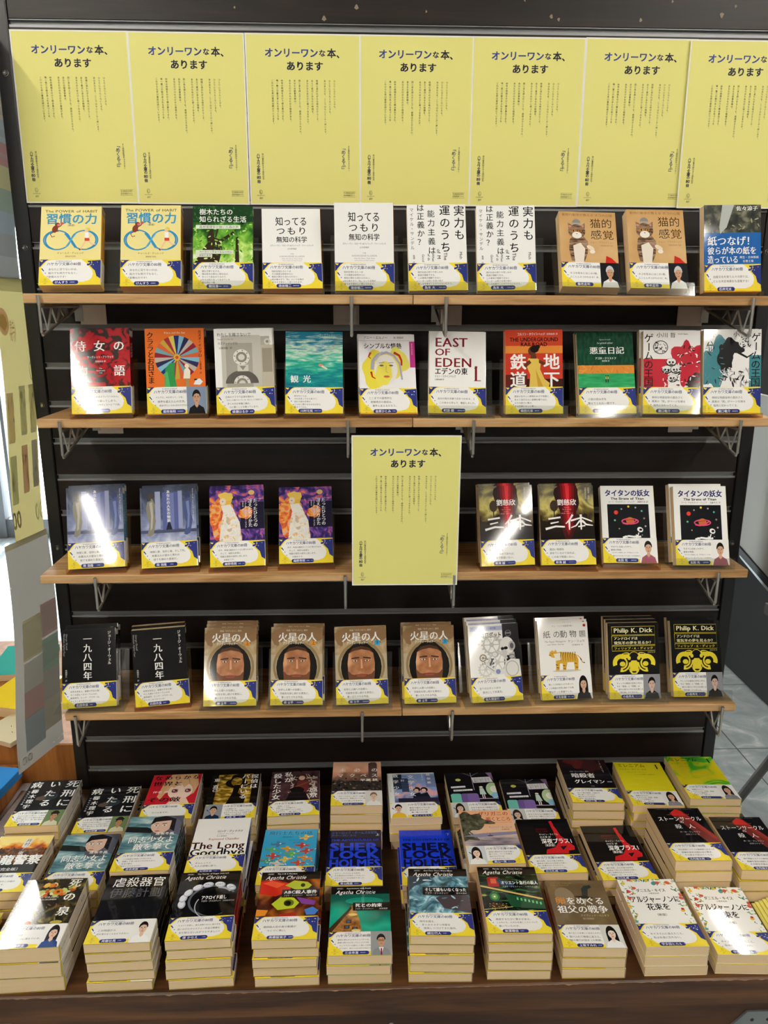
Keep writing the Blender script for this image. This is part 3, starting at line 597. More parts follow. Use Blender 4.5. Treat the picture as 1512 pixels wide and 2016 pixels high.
def d_sheep(c):
    y = '#E6D23A'
    for a, b_ in ((8, 25), (27, 46), (48, 58)):
        c.line([(8, a), (98, a), (98, b_), (8, b_), (8, a)], .7, y)
    c.T(53, 9, 13, 'Philip K. Dick', '#EFE9B8', al='c', fit=82, mincho=1, b=.012); c.T(12, 29, 7, 'アンドロイドは', '#EFE9B8', fit=50, mincho=1); c.T(12, 38, 7, '電気羊の夢を見るか？', '#EFE9B8', fit=82, mincho=1); c.T(12, 50, 6, 'フィリップ・K・ディック', y, fit=82, b=.014); c.T(98, 60, 3, '浅倉久志 訳', '#C8C08A', al='r')
    c.E(53, 76, 18, 15, K); c.P([(46, 78), (60, 78), (63, 100), (58, 106), (48, 106), (43, 100)], y); c.P([(48, 100), (58, 100), (56, 104), (50, 104)], K); c.ring(53, 82, 14, 22, 1, y)
    for q in (-1, 1):
        c.ring(53+q*26, 83, 14, 14, 9, y, *((80, 380) if q > 0 else (160, 460))); c.ring(53+q*26, 83, 14, 14, 2.4, K, *((100, 250) if q > 0 else (290, 440))); c.E(53+q*24, 85, 6, 5, y); c.E(53+q*19, 68, 11, 6, y, rot=q*20); c.E(53+q*10, 76, 5, 6, K); c.E(53+q*10, 73, 3.4, 4, y); c.line([(53+q*12, 64), (53+q*22, 64)], 1.6, K)
def d_shikei(c):
    c.blob(56, 60, 16, 14, '#2A3238', 4); c.blob(40, 64, 10, 8, '#5A4A42', 6); c.line([(50, 20), (50, 104)], .5, '#3A3A40')
    c.V(92, 2, 27, '死刑に', W_, fit=100, mincho=1, sx=1.05); c.V(54, 2, 25, 'いたる', W_, fit=100, mincho=1); c.V(15, 4, 24, '病', W_, mincho=1); c.V(19, 32, 15, '櫛木理宇', W_, fit=70, mincho=1); c.V(7, 38, 4.6, '死刑にいたる病', W_, fit=50)
def d_smooth(c):
    c.P([(40, 0), (96, 0), (104, 40), (98, 70), (74, 92), (60, 86), (40, 60), (30, 90), (22, 80), (28, 30)], '#D8A878'); c.E(68, 62, 26, 30, '#F4D8C4'); c.P([(56, 86), (84, 86), (94, 107), (46, 107)], '#F1CDB8')
    c.P([(38, 70), (36, 30), (50, 8), (74, 4), (96, 16), (100, 60), (94, 44), (84, 34), (74, 50), (66, 34), (52, 50), (46, 44)], '#DDB284'); c.line([(60, 6), (50, 40)], 1.4, '#B88A5A'); c.line([(76, 4), (84, 34)], 1.4, '#B88A5A')
    for x in (56, 84): c.E(x, 62, 6.5, 6, '#4A2A34'); c.E(x, 64, 4.6, 4, '#A8485A'); c.E(x-2, 60, 1.6, 1.6, W_); c.line([(x-7, 57), (x, 55), (x+7, 57)], 1.4, '#3A1E22')
    c.line([(64, 83), (69, 84), (74, 83)], 1, '#B85A50')
    for t, x in zip('なめらかな', (4, 26, 46, 66, 86)): c.T(x, 4, 17, t, '#2A1418', mincho=1)
    c.T(4, 26, 17, '世界と', '#2A1418', fit=66, mincho=1); c.T(4, 82, 18, 'その敵', '#2A1418', fit=70, mincho=1); c.T(10, 60, 8, '伴名 練', W_, fit=34)
def d_tantei(c):
    c.R(14, 0, 90, 107, 'art_gold'); c.blob(56, 26, 22, 24, '#171008', 7, 30, .4); c.E(56, 28, 12, 16, 'art_gold'); c.P([(52, 40), (66, 40), (62, 70), (80, 84), (78, 107), (40, 107), (50, 70)], '#171008'); c.line([(66, 52), (90, 36)], 8, '#171008', .5); c.R(0, 0, 12, 107, '#17120E')
    c.V(94, 2, 17, '探偵は', W_, fit=54, mincho=1); c.V(74, 2, 17, 'バーにいる', W_, fit=90, mincho=1); c.V(12, 14, 13, '東 直己', W_, fit=48, mincho=1)
def d_shojo(c):
    c.R(0, 0, 106, 157, 'art_plum'); w = '#D8C8B8'
    c.scat(90, (42, 16, 98, 96), 9, [w, '#C8B4A4'], 5, .14); c.blob(66, 58, 16, 34, '#3A2226', 4); c.E(68, 22, 10, 12, '#3A2620'); c.E(67, 26, 7, 8, '#D8B49C'); c.P([(58, 36), (78, 36), (84, 60), (76, 84), (52, 84)], '#6A2A2C'); c.line([(54, 58), (88, 38)], 4, '#7A4A26'); c.E(58, 70, 15, 12, '#1A1416'); c.P([(34, 107), (42, 76), (76, 76), (82, 107)], '#1A1416')
    c.V(38, 2, 19, '私が', W_, fit=40, mincho=1, b=.01); c.V(14, 6, 19, '殺した少女', W_, fit=96, mincho=1, b=.01); c.V(93, 62, 18, '原尞', W_, fit=38, mincho=1)
def d_macbeth(c):
    c.R(0, 0, 106, 157, 'art_sunset'); c.P([(78, 62), (78, 6), (84, 2), (94, 2), (97, 8), (97, 62)], '#574440'); c.R(0, 70, 106, 107, '#2E2A28'); c.scat(60, (0, 62, 106, 104), 4, ['#3A322E', '#57463E', '#201C1A', '#8A6A50'], 6, .5)
    for t, x in zip('未必の', (14, 46, 84)): c.T(x, 24, 15, t, W_, mincho=1)
    for t, x in zip('マクベス', (10, 36, 60, 84)): c.T(x, 45, 14, t, W_, mincho=1)
    c.T(60, 64, 9, '早瀬 耕', W_, fit=38, mincho=1)
def d_math(c):
    c.R(12, 4, 106, 107, 'art_dawn'); c.R(12, 4, 32, 60, '#2A3448'); c.R(30, 20, 46, 70, '#3A4664'); c.R(84, 10, 106, 54, '#7A88B4')
    for k in range(5): c.line([(14, 10+k*10), (44, 14+k*10)], .8, '#1E2636')
    for x, q in ((62, 0), (78, 3)): c.E(x, 62+q*.4, 8, 9, '#241C24'); c.E(x-1, 66, 5, 6, '#E6BFA8'); c.P([(x-12, 107), (x-8, 78), (x+6, 72), (x+16, 107)], '#1B1E2E')
    c.R(20, 92, 106, 107, '#2A2436')
    c.V(18, 4, 13, '数学少女', W_, fit=88, mincho=1); c.V(52, 8, 15, '文学少女', W_, fit=84, mincho=1); c.V(33, 24, 9, '対', W_); c.V(92, 4, 9, '陸秋槎', W_, fit=44, mincho=1); c.V(78, 4, 4, '稲村文吾 訳', W_); c.V(5, 10, 3.4, 'ハヤカワ・ミステリ文庫', '#5A6A5A', fit=60)
def d_moon(c):
    c.P([(40, 0), (106, 0), (106, 30), (92, 0)], '#8A6E96'); c.line([(58, 0), (58, 64)], .8, '#C8C0D0'); c.line([(40, 0), (58, 12), (76, 0)], .8, '#C8C0D0'); c.E(27, 26, 6, 5, '#D6D86A')
    c.P([(58, 18), (100, 16), (104, 36), (60, 38)], '#E8E6EC')
    for k, t in enumerate(('わたしたちの', '目が澄むまで', '離れないなら')): c.T(62, 19.5+k*5.6, 5, t, '#4A4450', fit=36)
    c.P([(8, 50), (40, 48), (40, 54), (8, 56)], '#E8E6EC'); c.T(10, 50.4, 4, 'マノン・グロー', '#4A4450', fit=26); c.P([(12, 62), (54, 60), (54, 66), (12, 68)], '#E8E6EC'); c.T(14, 62.6, 4, '浜辺の夜を渡る', '#4A4450', fit=36)
    c.E(74, 54, 4, 3, '#E6D8C8'); c.P([(70, 58), (78, 58), (82, 80), (68, 80)], '#BFD8CC'); c.R(72, 80, 74, 94, '#E8DCD4'); c.R(76, 80, 78, 94, '#E8DCD4'); c.R(56, 94, 106, 96, '#B8A8BC')
    c.E(100, 64, 16, 26, '#B4D2A0'); c.E(102, 62, 9, 12, '#F0EEE4'); c.blob(102, 84, 10, 10, '#88BCD8', 4)
    for x, h in ((4, '#6EC0B0'), (26, '#6A5290'), (40, '#7A62A0')): c.RR(x, 76, x+24, 107, 6, h, (1, 1, 0, 0))
def d_gray(c):
    c.R(0, 0, 106, 30, '#2E1416'); c.blob(50, 14, 34, 20, '#57201E', 5, 30, .4); c.blob(70, 20, 20, 30, '#3A1C1C', 7, 30, .5)
    c.V(92, 4, 5, 'マーク・グリーニー', W_, fit=46); c.T(18, 44, 4, '映画『グレイマン』原作', W_, fit=42); c.T(18, 52, 18, '暗殺者', W_, fit=52, mincho=1, b=.01); c.T(20, 76, 15, 'グレイマン', W_, fit=66, mincho=1, b=.01); c.T(88, 82, 4, '〔新版〕', W_); c.T(52, 98, 4, 'THE', '#A8A8A8')
def d_mill(c, green):
    if green: c.R(0, 0, 106, 157, 'art_millennium')
    c.T(6, 5, 15, 'ミレニアム', '#3A4A14' if not green else '#1E3E14', fit=62, b=.006); c.T(88, 4, 24, '1', '#2E3A10', sx=.8, mincho=1)
    c.T(6, 24, 7, 'ドラゴン・タトゥーの女', '#7E8A18', fit=62); c.T(20, 36, 5, 'スティーグ・ラーソン', '#7E8A18', fit=44); c.T(34, 45, 3.6, 'ヘレンハルメ美穂・岩澤雅利訳', '#7E8A18', fit=46)
    for k, (x, y) in enumerate(((30, 58), (52, 72), (14, 80), (60, 90), (34, 98))): c.T(x, y, 6, ('MILLEN', 'MÄNS', 'HATAR', 'KVINNOR', 'SOM')[k], '#E8E060' if not green else '#8ACB50')
def d_ryu(c):
    c.R(0, 0, 106, 48, 'art_fire'); c.R(0, 38, 106, 76, 'art_rubble'); c.R(0, 74, 106, 157, '#191412'); c.scat(60, (0, 36, 106, 78), 3, ['#2A1408', '#8A4A18', '#1A0E08'], 3)
    c.P([(56, 10), (70, 10), (68, 34), (54, 34)], '#E8E4E0'); c.V(62, 10, 10, '月村', '#2A2220', fit=22); c.V(60, 34, 10, '了衛', W_, fit=24)
    c.T(2, 56, 29, '機龍警察', W_, fit=104, b=.026, mincho=1); c.T(30, 92, 9, '〔完全版〕', W_, fit=48)
def d_doshi(c):
    c.R(0, 0, 106, 157, 'art_winter'); c.P([(0, 30), (40, 34), (60, 44), (50, 52), (0, 46)], '#1E2224'); c.blob(82, 24, 30, 34, '#50525E', 4); c.P([(50, 6), (84, 0), (104, 20), (106, 60), (84, 52)], '#5E606E')
    c.E(66, 28, 20, 25, '#DDBBA6'); c.P([(44, 28), (48, 4), (70, -4), (92, 10), (94, 48), (84, 40), (84, 14), (66, 16), (54, 18)], '#1E1C22'); c.P([(50, 48), (66, 56), (84, 44), (90, 66), (54, 66)], '#54565E')
    for x in (56, 72): c.E(x, 29, 4.4, 1.9, '#F2EEEA'); c.E(x, 29, 2, 2, '#5A7684'); c.line([(x-5, 24), (x+4, 23)], 1.3, '#2A2022')
    c.line([(63, 28), (60, 39), (64, 40)], .8, '#B08A78'); c.E(61, 46, 5, 1.7, '#B8646A')
    c.T(60, 50, 8, '逢坂冬馬', W_, fit=36, mincho=1); c.T(12, 61, 20, '同志少女よ', W_, fit=88, mincho=1); c.T(26, 81, 20, '敵を撃て', W_, fit=72, mincho=1)
def d_goodbye(c):
    c.T(44, 36, 7.4, 'ロング・グッドバイ', K, fit=50, mincho=1); c.T(44, 45, 5, 'レイモンド・チャンドラー', '#4A4A4E', fit=34); c.T(44, 52, 4, '村上春樹訳', '#4A4A4E')
    c.T(30, 58, 8.6, 'Raymond Chandler', '#B87A72', fit=60, mincho=1); c.T(0, 67, 27, 'The Long', '#3A1418', fit=102, mincho=1, b=.01); c.T(0, 86, 27, 'Goodbye', K, fit=104, mincho=1, b=.01)
def d_pilots(c):
    c.T(8, 5, 12, '飛行士たちの話', '#1F6A94', fit=88, mincho=1); c.T(46, 20, 6, '〔新訳版〕', '#1F6A94', al='c'); c.T(50, 30, 5, 'ロアルド・ダール', '#1F6A94', fit=36); c.T(58, 38, 4, '田口俊樹訳', '#1F6A94')
    for k, (x, y, h) in enumerate(((84, 24, '#E0B85A'), (30, 44, '#4A7A9A'), (78, 48, '#C83A34'), (50, 58, '#D8A03A'), (20, 60, '#5AA870'), (88, 64, '#C8443A'), (60, 72, '#6AB45A'), (24, 78, '#C83A34'), (86, 84, '#D88A3A'), (48, 88, '#E6C860'), (14, 92, '#4A9A7A'), (74, 98, '#C8503A'), (34, 100, '#D8D8D0'))):
        c.E(x, y, 15, 3, h, rot=(k*37) % 30-15); c.P([(x-4, y-8), (x+1, y-8), (x+5, y), (x+1, y+9), (x-4, y+9)], h); c.P([(x-15, y-5), (x-11, y), (x-14, y)], h); c.line([(x-14, y+.5), (x+13, y+.5)], .5, '#5A4A34'); c.E(x+4, y-1.4, 2, 1.3, '#E8F0F0')
    c.scat(50, (0, 56, 106, 106), 3, ['#EDE8D8', '#C8483C', '#D8B048', '#58A878', '#88C8DC'], 8, .35)
def d_sher(c, dark, vol):
    f = '#2440C4' if dark else '#0C1238'; q = '#55679A' if dark else '#0C1A78'
    c.T(6, 3, 9, 'シャーロック・ホームズの冒険', q, fit=92); c.T(6, 13, 6, 'アーサー・コナン・ドイル', q, fit=50); c.T(95, 10, 8, vol, W_)
    c.T(6, 25, 9, 'THE ADVENTURES OF', f if dark else '#0C1238', fit=96, b=.014)
    c.T(4, 34, 31, 'SHER', f, fit=98, b=.04); c.T(4, 57, 31, 'LOCK', f, fit=98, b=.04); c.T(4, 82, 29, 'HOLMES', f, fit=99, b=.04)
def d_crawdad(c):
    c.R(0, 0, 106, 157, 'art_marsh'); c.blob(16, 34, 30, 30, 'art_bark', 5, 40, .4); c.blob(40, 38, 22, 12, 'art_bark', 8, 40, .5); c.P([(0, 40), (14, 44), (12, 70), (24, 84), (30, 92), (10, 88), (0, 94)], 'art_bark'); c.line([(10, 60), (30, 90), (44, 92)], 3, '#4A4A3A', .4)
    c.P([(0, 78), (40, 70), (106, 66), (106, 74), (30, 82)], '#8A86A0'); c.E(53, 78, 6, 1.6, '#3A3238'); c.line([(53, 76), (53, 71)], 1, '#3A3238')
    c.T(38, 4, 14, 'ザリガニの', '#B4503A', fit=62, mincho=1); c.T(52, 21, 14, '鳴くところ', '#B4503A', fit=50, mincho=1); c.T(56, 36, 3.4, 'Where the Crawdads Sing', '#B87A5A', fit=46); c.T(54, 50, 6, 'ディーリア・オーエンズ', '#5A4A50', fit=46); c.T(78, 58, 4, '友廣純訳', '#5A4A50')
def d_midnight(c):
    r = '#C8222A'
    c.P([(66, 8), (72, 6), (73, 16), (80, 52), (100, 84), (98, 94), (86, 96), (84, 104), (40, 104), (44, 92), (62, 86), (72, 70), (68, 30)], r); c.P([(76, 94), (72, 84), (86, 82)], K); c.line([(73, 20), (86, 60)], 1.2, K)
    for k, t in enumerate(('MIDNIGHT', 'PLUS ONE')): c.T(34, 28+k*7, 7, t, '#6A1418', fit=24, b=.014)
    c.T(38, 45, 6, 'ギャビン・ライアル', W_, fit=38); c.T(38, 53, 5.6, '鈴木恵 訳', W_, fit=22); c.T(38, 60, 16, '深夜プラス1', W_, fit=62, b=.02); c.T(40, 76, 8, '〔新訳版〕', W_, fit=26, b=.01)
def d_stone(c):
    c.P([(60, 2), (68, 10), (106, 86), (106, 107), (84, 107), (40, 16)], '#6A2A24'); c.P([(56, 3), (66, 10), (72, 26), (44, 24), (44, 14)], '#C82A26'); c.P([(60, 24), (72, 24), (106, 92), (106, 107)], '#8A2E2A'); c.line([(72, 24), (106, 94)], 1, '#C84A3E')
    c.T(53, 2, 3, 'THE PUPPET SHOW / M.W. CRAVEN', '#7A7A80', al='c', fit=74)
    for k in range(13): c.E(34+k*3.6, 21, 1, 1, '#C8383A', n=8)
    c.T(10, 27, 15, 'ストーンサークル', W_, fit=88); c.T(50, 40, 9, 'の', W_); c.T(36, 51, 14, '殺', W_); c.T(62, 51, 14, '人', W_); c.T(40, 72, 5.4, 'M・W・クレイヴン', '#C8C4C4', fit=40); c.T(48, 80, 4.4, '東野さやか 訳', '#A8A4A4')
def d_spring(c):
    c.R(0, 0, 106, 157, 'art_still'); c.scat(26, (30, 14, 90, 40), 6, ['#D88A3A', '#E0B85A', '#B8C470', '#C85A2A', '#E8D8A8', '#8AA048'], 3, .8); c.E(64, 32, 9, 7, '#D87A2A'); c.E(64, 32, 3, 2.6, '#5A3010'); c.E(50, 58, 24, 14, '#241E18'); c.scat(30, (6, 60, 100, 104), 5, ['#5A5A2A', '#8A8448', '#3A3A20', '#6A4A24'], 9, .3); c.E(36, 103, 7, 4, '#D8643A'); c.E(84, 103, 10, 4, '#B8A848')
    c.V(88, 1, 22, '死の泉', W_, fit=100, mincho=1, b=.008); c.V(12, 3, 13, '皆川博子', W_, fit=100, mincho=1); c.T(52, 42, 5, 'DIE SPIRALEN', '#D8D0C4', al='c', fit=34, mincho=1); c.T(52, 47.6, 5, 'BURGRUINEN', '#D8D0C4', al='c', fit=30, mincho=1)
def d_organ(c):
    c.T(52, 2, 4, '〔新版〕', '#6A6A70', al='c'); c.T(10, 6, 25, '虐殺器官', W_, fit=92); c.T(10, 32, 25, '伊藤計劃', '#5A5A60', fit=92)
def chris(c, en, jp, tr, y, x0):
    c.R(0, 0, 106, 19, '#121214'); c.RR(10, 3, 22, 7, .6, '#4A4A4E'); c.T(11.5, 3.4, 2.9, '新訳版', '#C8C8C8'); c.T(28, 2.6, 4.2, en, '#E8E6E4', mincho=1)
    return c
def script_name(c): c.T(8, 7.5, 13, 'Agatha Christie', W_, fit=72, sk=.32)
def title_bar(c, jp, sub, tr, y, x0):
    c.R(x0, y, 106, y+19, '#131315'); c.T(x0+4, y+2, 9.4, jp, W_, fit=min(106-x0-8, len(jp)*9.6), mincho=1, b=.012); c.T(x0+4, y+12.6, 4.6, sub, '#E2E0DE', fit=(106-x0)*.5); c.T(102, y+13, 3.8, tr, '#C8C6C4', al='r')
def d_ackroyd(c):
    chris(c, 'The Murder of Roger Ackroyd', 0, 0, 0, 0); script_name(c)
    c.ring(64, 70, 40, 34, 4, '#5A5E68', 60, 330); c.E(66, 76, 30, 30, '#0A0A0C'); c.ring(66, 82, 30, 30, 1.6, '#B8BAC4', 100, 210); c.ring(70, 60, 26, 20, 4, '#A8AAB4', 270, 330)
    for a, t in ((172, ''), (192, ''), (212, ''), (236, ''), (258, 'ABC'), (282, 'DEF'), (308, 'GHI')):
        x, y = 62+50*math.cos(rad(a)), 72+40*math.sin(rad(a)); c.E(x, y, 9.5, 6.6, '#B8BCCC', rot=a+90); c.E(x-1, y-1, 7.6, 5, '#E8EAF2', rot=a+90)
        if t: c.T(x, y-3.4, 6, t, '#4A5468', al='c')
    c.T(44, 59, 10, 'アクロイド殺し', W_, fit=44, mincho=1, b=.012); c.T(45, 70, 4.6, 'アガサ・クリスティー', '#E8E6E4', fit=34); c.T(82, 70.6, 3.6, '羽田詩津子訳', '#C8C6C4', fit=20)
def d_abc(c):
    c.R(0, 0, 106, 157, 'art_toycolor'); chris(c, 'The A B C Murders', 0, 0, 0, 0)
    c.P([(0, 24), (20, 18), (50, 28), (56, 46), (30, 60), (2, 54)], '#C82A1C'); c.P([(4, 28), (20, 22), (44, 30), (30, 40)], '#E85A3A'); c.P([(44, 34), (60, 22), (84, 26), (92, 34), (86, 42), (66, 46)], '#B8C234'); c.E(76, 34, 4, 4.6, '#2A2C10')
    c.P([(24, 78), (40, 60), (62, 64), (72, 76), (64, 88), (36, 92)], '#BCCB30'); c.E(54, 76, 9, 8, '#5E6A14'); c.E(52, 77, 6, 6, '#1E220A'); c.P([(66, 62), (100, 72), (98, 82), (76, 78)], '#7A3E9A'); c.P([(82, 92), (96, 86), (106, 94), (100, 104), (86, 104)], '#3A7AC8'); c.P([(0, 90), (20, 92), (16, 104), (0, 106)], '#E08A24'); c.P([(40, 102), (66, 97), (70, 107), (40, 107)], '#A8281C')
    script_name(c); title_bar(c, 'ABC殺人事件', 'アガサ・クリスティー', '堀内静子訳', 44, 40)
def d_appoint(c):
    c.R(0, 0, 106, 157, 'art_gulf'); chris(c, 'Appointment with Death', 0, 0, 0, 0); c.E(60, 36, 34, 9, '#0E8A74'); c.P([(30, 58), (38, 46), (44, 50), (52, 80), (56, 107), (0, 107)], 'art_stone'); c.P([(30, 58), (36, 48), (38, 54), (4, 107), (0, 107), (0, 98)], '#3A2A16')
    for x, y in ((33, 84), (30, 96), (44, 100)): c.RR(x-5, y-4, x+5, y+4, 1, '#4A3018'); c.R(x-2.4, y-2.4, x+2.4, y+2.4, '#3A5A7A')
    c.E(40, 68, 8, 3, '#E6D27A'); c.E(46, 104, 8, 3, '#EAD884'); script_name(c); title_bar(c, '死との約束', 'アガサ・クリスティー', '高橋豊訳', 40, 40)
def d_none(c):
    c.R(0, 0, 106, 157, 'art_wave'); c.P([(0, 19), (50, 19), (30, 34), (10, 44), (0, 56)], '#31404C'); c.P([(46, 72), (66, 62), (96, 62), (106, 72), (106, 107), (60, 96)], '#453A40'); c.scat(24, (0, 24, 106, 104), 5, ['#E6F0F4', '#A8D0DE', '#4A7C90'], 3, .3)
    chris(c, 'And Then There Were None', 0, 0, 0, 0); script_name(c); title_bar(c, 'そして誰もいなくなった', 'アガサ・クリスティー', '青木久惠訳', 46, 24)
def d_orient(c):
    c.R(0, 0, 106, 157, 'art_night'); chris(c, 'Murder on the Orient Express', 0, 0, 0, 0); c.RR(14, 26, 34, 50, 2, '#A8241C'); c.R(20, 30, 30, 42, '#E06A4A'); c.P([(0, 46), (106, 78), (106, 82), (0, 50)], '#D8B864'); c.P([(30, 30), (60, 40), (60, 52), (34, 44)], '#1E3A5A'); c.P([(40, 66), (106, 84), (106, 104), (48, 98)], '#1F4A30')
    for k in range(7): c.R(60+k*6.4, 76+k*1.8, 63+k*6.4, 82+k*1.8, '#6ACB7A')
    c.E(22, 74, 9, 11, '#2A6A3C'); c.E(22, 74, 5.6, 7, '#6A9A5A'); c.E(22, 74, 2, 2, '#E0E8B0'); c.P([(8, 90), (38, 92), (34, 102), (12, 100)], '#3A2A18'); c.scat(26, (10, 88, 40, 104), 1.4, ['#E0A030', '#C83A28', '#F0D060'], 4); c.line([(0, 104), (50, 98)], 1, '#D8C890')
    script_name(c); c.T(38, 36, 9.4, 'オリエント急行の殺人', W_, fit=66, mincho=1, b=.012); c.T(39, 48, 4.6, 'アガサ・クリスティー', '#E8E6E4', fit=36); c.T(80, 48.4, 3.6, '山本やよい訳', '#C8C6C4', fit=22)
def d_egg(c):
    c.R(0, 0, 106, 157, 'art_brown'); c.E(28, 40, 17, 22, '#8A7A62', rot=-10); c.T(8, 5, 4, 'CITY OF THIEVES', '#A88A3A', fit=40); c.T(8, 10.4, 4, 'David Benioff', '#A88A3A', fit=34)
    c.P([(68, 14), (80, 12), (82, 18), (74, 22), (70, 40), (60, 40), (62, 22)], '#2A3430'); c.P([(44, 40), (64, 38), (80, 44), (62, 46)], '#1E201C'); c.P([(56, 46), (66, 46), (60, 64)], '#B8B4A4')
    c.T(8, 42, 19, '卵', '#D88A34', mincho=1); c.T(28, 42, 19, 'をめぐる', W_, fit=68, mincho=1); c.T(8, 62, 19, '祖父の戦争', W_, fit=90, mincho=1); c.T(46, 83, 5.6, 'デイヴィッド・ベニオフ', '#C8B898', fit=50); c.T(48, 91, 4, '田口俊樹訳', '#C8B898')
def d_alger(c):
    cols = ['#C8323C', '#D86A4A', '#4A8A4A', '#7AA85A', '#E0B83A', '#5A9A9A', '#A8C46A', '#3E6E3A']
    for q, box in enumerate(((0, 0, 24, 46), (60, 0, 106, 14), (92, 10, 106, 106), (0, 46, 8, 106), (20, 0, 60, 6))): c.scat(26, box, 3.2, cols[2:], q+2, .4); c.scat(5, box, 4.4, ['#C8323C', '#D8604A', '#E6C23A', '#5AA8A8'], q+12, .85)
    c.T(53, 24, 9, 'ダニエル・キイス', '#2A2A2C', al='c', fit=54, mincho=1); c.T(46, 34, 4, '小尾芙佐訳', '#2A2A2C'); c.T(8, 42, 17, 'アルジャーノンに', K, fit=90, mincho=1, b=.01); c.T(53, 60, 17, '花束を', K, al='c', fit=42, mincho=1, b=.01); c.T(53, 84, 6, '〔新版〕', K, al='c')

B = band_canvas
def P_(k): return PH[k]
# key: background, drawing, thickness mm, spine colour, spine lettering, band, short description, full description
D = {}
def design(key, bg, fn, t, spine, st, sc, band, short, desc, edge=None): D[key] = dict(bg=bg, fn=fn, t=t, spine=spine, st=st, sc=sc, band=band, short=short, desc=desc)
design('habit', '#F2E49A', d_habit, 24, '#D8A03A', '習慣の力', K, B(['あなたに足りないのは、', '能力でも努力でもなく、', '習慣の力です！'], 'けんすう', '（起業家）'), 'pale yellow figure-eight paperbacks', 'pale yellow paperback with blue figure-eight loop')
design('trees', '#2A5A26', d_trees, 15, '#2E6A34', '樹木たちの知られざる生活', W_, B(['親も子育てをする。', '親は若木の根元に根を広げ、', 'ゆっくり長生きするので、', '木々は助け合って生きている', '森を読む一冊。'], '鷲田清一', '（哲学者）'), 'green forest paperback', 'green paperback with forest photograph')
design('know', W_, d_know, 16, '#D88A3C', '知ってるつもり', K, B(['知的生物たるヒトは', 'その高度な知性ゆえに', '無知の罠から逃れられない。', '気の毒すぎて「私」という生物が', 'ますます愛おしく感じられます。'], '池谷裕二', '（脳研究者）'), 'plain white paperback', 'plain white paperback with black horizontal title')
design('merit', W_, d_merit, 15, W_, '実力も運のうち', K, B(['現代社会の怒りや悲しみの', '根源が理解できる。', 'この事実が理解できない', 'リーダーは怒りを受け続け', '悲しみを癒すことができないだろう。'], '為末 大', '（元陸上選手）'), 'white vertical-title paperback', 'white paperback covered in big black vertical lettering')
design('cat', '#CDA26C', d_cat, 22, '#C89A60', '猫的感覚', K, B(['ネコを知るにはこの1冊、', 'とことんネコがわかる！本。'], '養老孟司', '', P_('cat_man')), 'tan kitten paperback', 'tan paperback with tabby kitten')
design('paper', '#1E5FA6', d_paper, 19, '#E0C030', '紙つなげ！', K, B(['出版文化を担う人々の誇りは、', 'どんな天変地異をも凌駕する！'], '石井光太', ''), 'blue paperback', 'blue paperback with dark photograph and white title')
design('handmaid', '#A3161E', d_handmaid, 17, '#7A141C', '侍女の物語', W_, B(['「フィクションのままでいてくれたら」', 'どんな小説より蘇ってしまう、', '　アトウッドの傑作ディストピア小説。'], '三宅香帆', '（文芸評論家）'), 'red and black paperbacks', 'red and black paperback with five scattered white characters')
design('klara', '#E2702C', d_klara, 17, K, 'クララとお日さま', W_, B(['イシグロ、AIロボット、少女、', '　境界を越えた心の交流。', '　　読まずにいられるわけがない。'], '是枝裕和', '（映画監督）', P_('jacket')), 'orange wheel paperbacks', 'orange paperback with many-coloured wheel')
design('letme', W_, d_letme, 15, '#C8C4BC', 'わたしを離さないで', K, B(['日本のドラマで主演を務めた', '「わたしを離さないで」は、私にとって宝物です。', '　多くの方が本書に触れ、', '　　心に響くことを願っています。'], '綾瀬はるか', '（女優）'), 'grey cassette paperbacks', 'white and grey paperback with cassette tape')
design('sea', '#157F86', d_sea, 14, '#7A2A2E', '観光', W_, B(['幸せなことは、', 'それを失ってから気づく、', '当たり前の日常が、', 'こんなに豊かなものなのかと', '教えてくれた。'], '川村元気', '（映画プロデューサー）'), 'teal sea paperback', 'teal paperback with swimmer in green sea')
design('passion', '#F4F2F4', d_passion, 9, '#E6E2EA', 'シンプルな情熱', K, B(['ここまでの超常的な', '　俯瞰視点の達成は、', '　　事件と言えるだろう。'], '金原ひとみ', '（作家）'), 'watercolour face paperbacks', 'white paperback with yellow watercolour face')
design('eden', W_, d_eden, 14, '#E2E0DC', 'エデンの東', K, B(['自分の努力次第で光をつかめる、と', '　この本から学んで、奮起しました。'], '町田 樹', '（國學院大學准教授）'), 'white and maroon paperbacks', 'white paperback with large maroon capitals')
design('rail', '#C23A28', d_rail, 15, '#C8BEB0', '地下鉄道', K, B(['歴史の生々しい再現をめざす物語に、', 'あえて途方もない虚構を織り込む。', 'その大胆さに驚き、', 'その成果にもっと驚く。'], '柴田元幸', '（翻訳家）'), 'red yellow-dress paperbacks', 'red paperback with woman in yellow dress')
design('notebook', '#123F2C', d_notebook, 12, '#123F2C', '悪童日記', W_, B(['小説の読み方を', '教えてくれた一冊です。'], '小川 哲', '（作家）'), 'dark green paperbacks', 'dark green paperback with orange strip above green field')
design('game_red', '#F1EEEC', lambda c: d_game(c, '#BE2838', 1), 15, '#E6E2E0', 'ゲームの王国', K, B(['単純な物語自体の面白さと', '真実の「熱」がページを捲る', '　指先に伝わってくる。'], '濱口竜介', '（映画監督）'), 'white and red paperbacks', 'white paperback with red splashes and black drawings')
design('game_teal', '#F1EEEC', lambda c: d_game(c, '#3E7E88', 0), 15, '#E6E2E0', 'ゲームの王国', K, B(['単純な物語自体の面白さと', '真実の「熱」がページを捲る', '　指先に伝わってくる。'], '濱口竜介', '（映画監督）'), 'white and teal paperbacks', 'white paperback with teal and black ink figures')
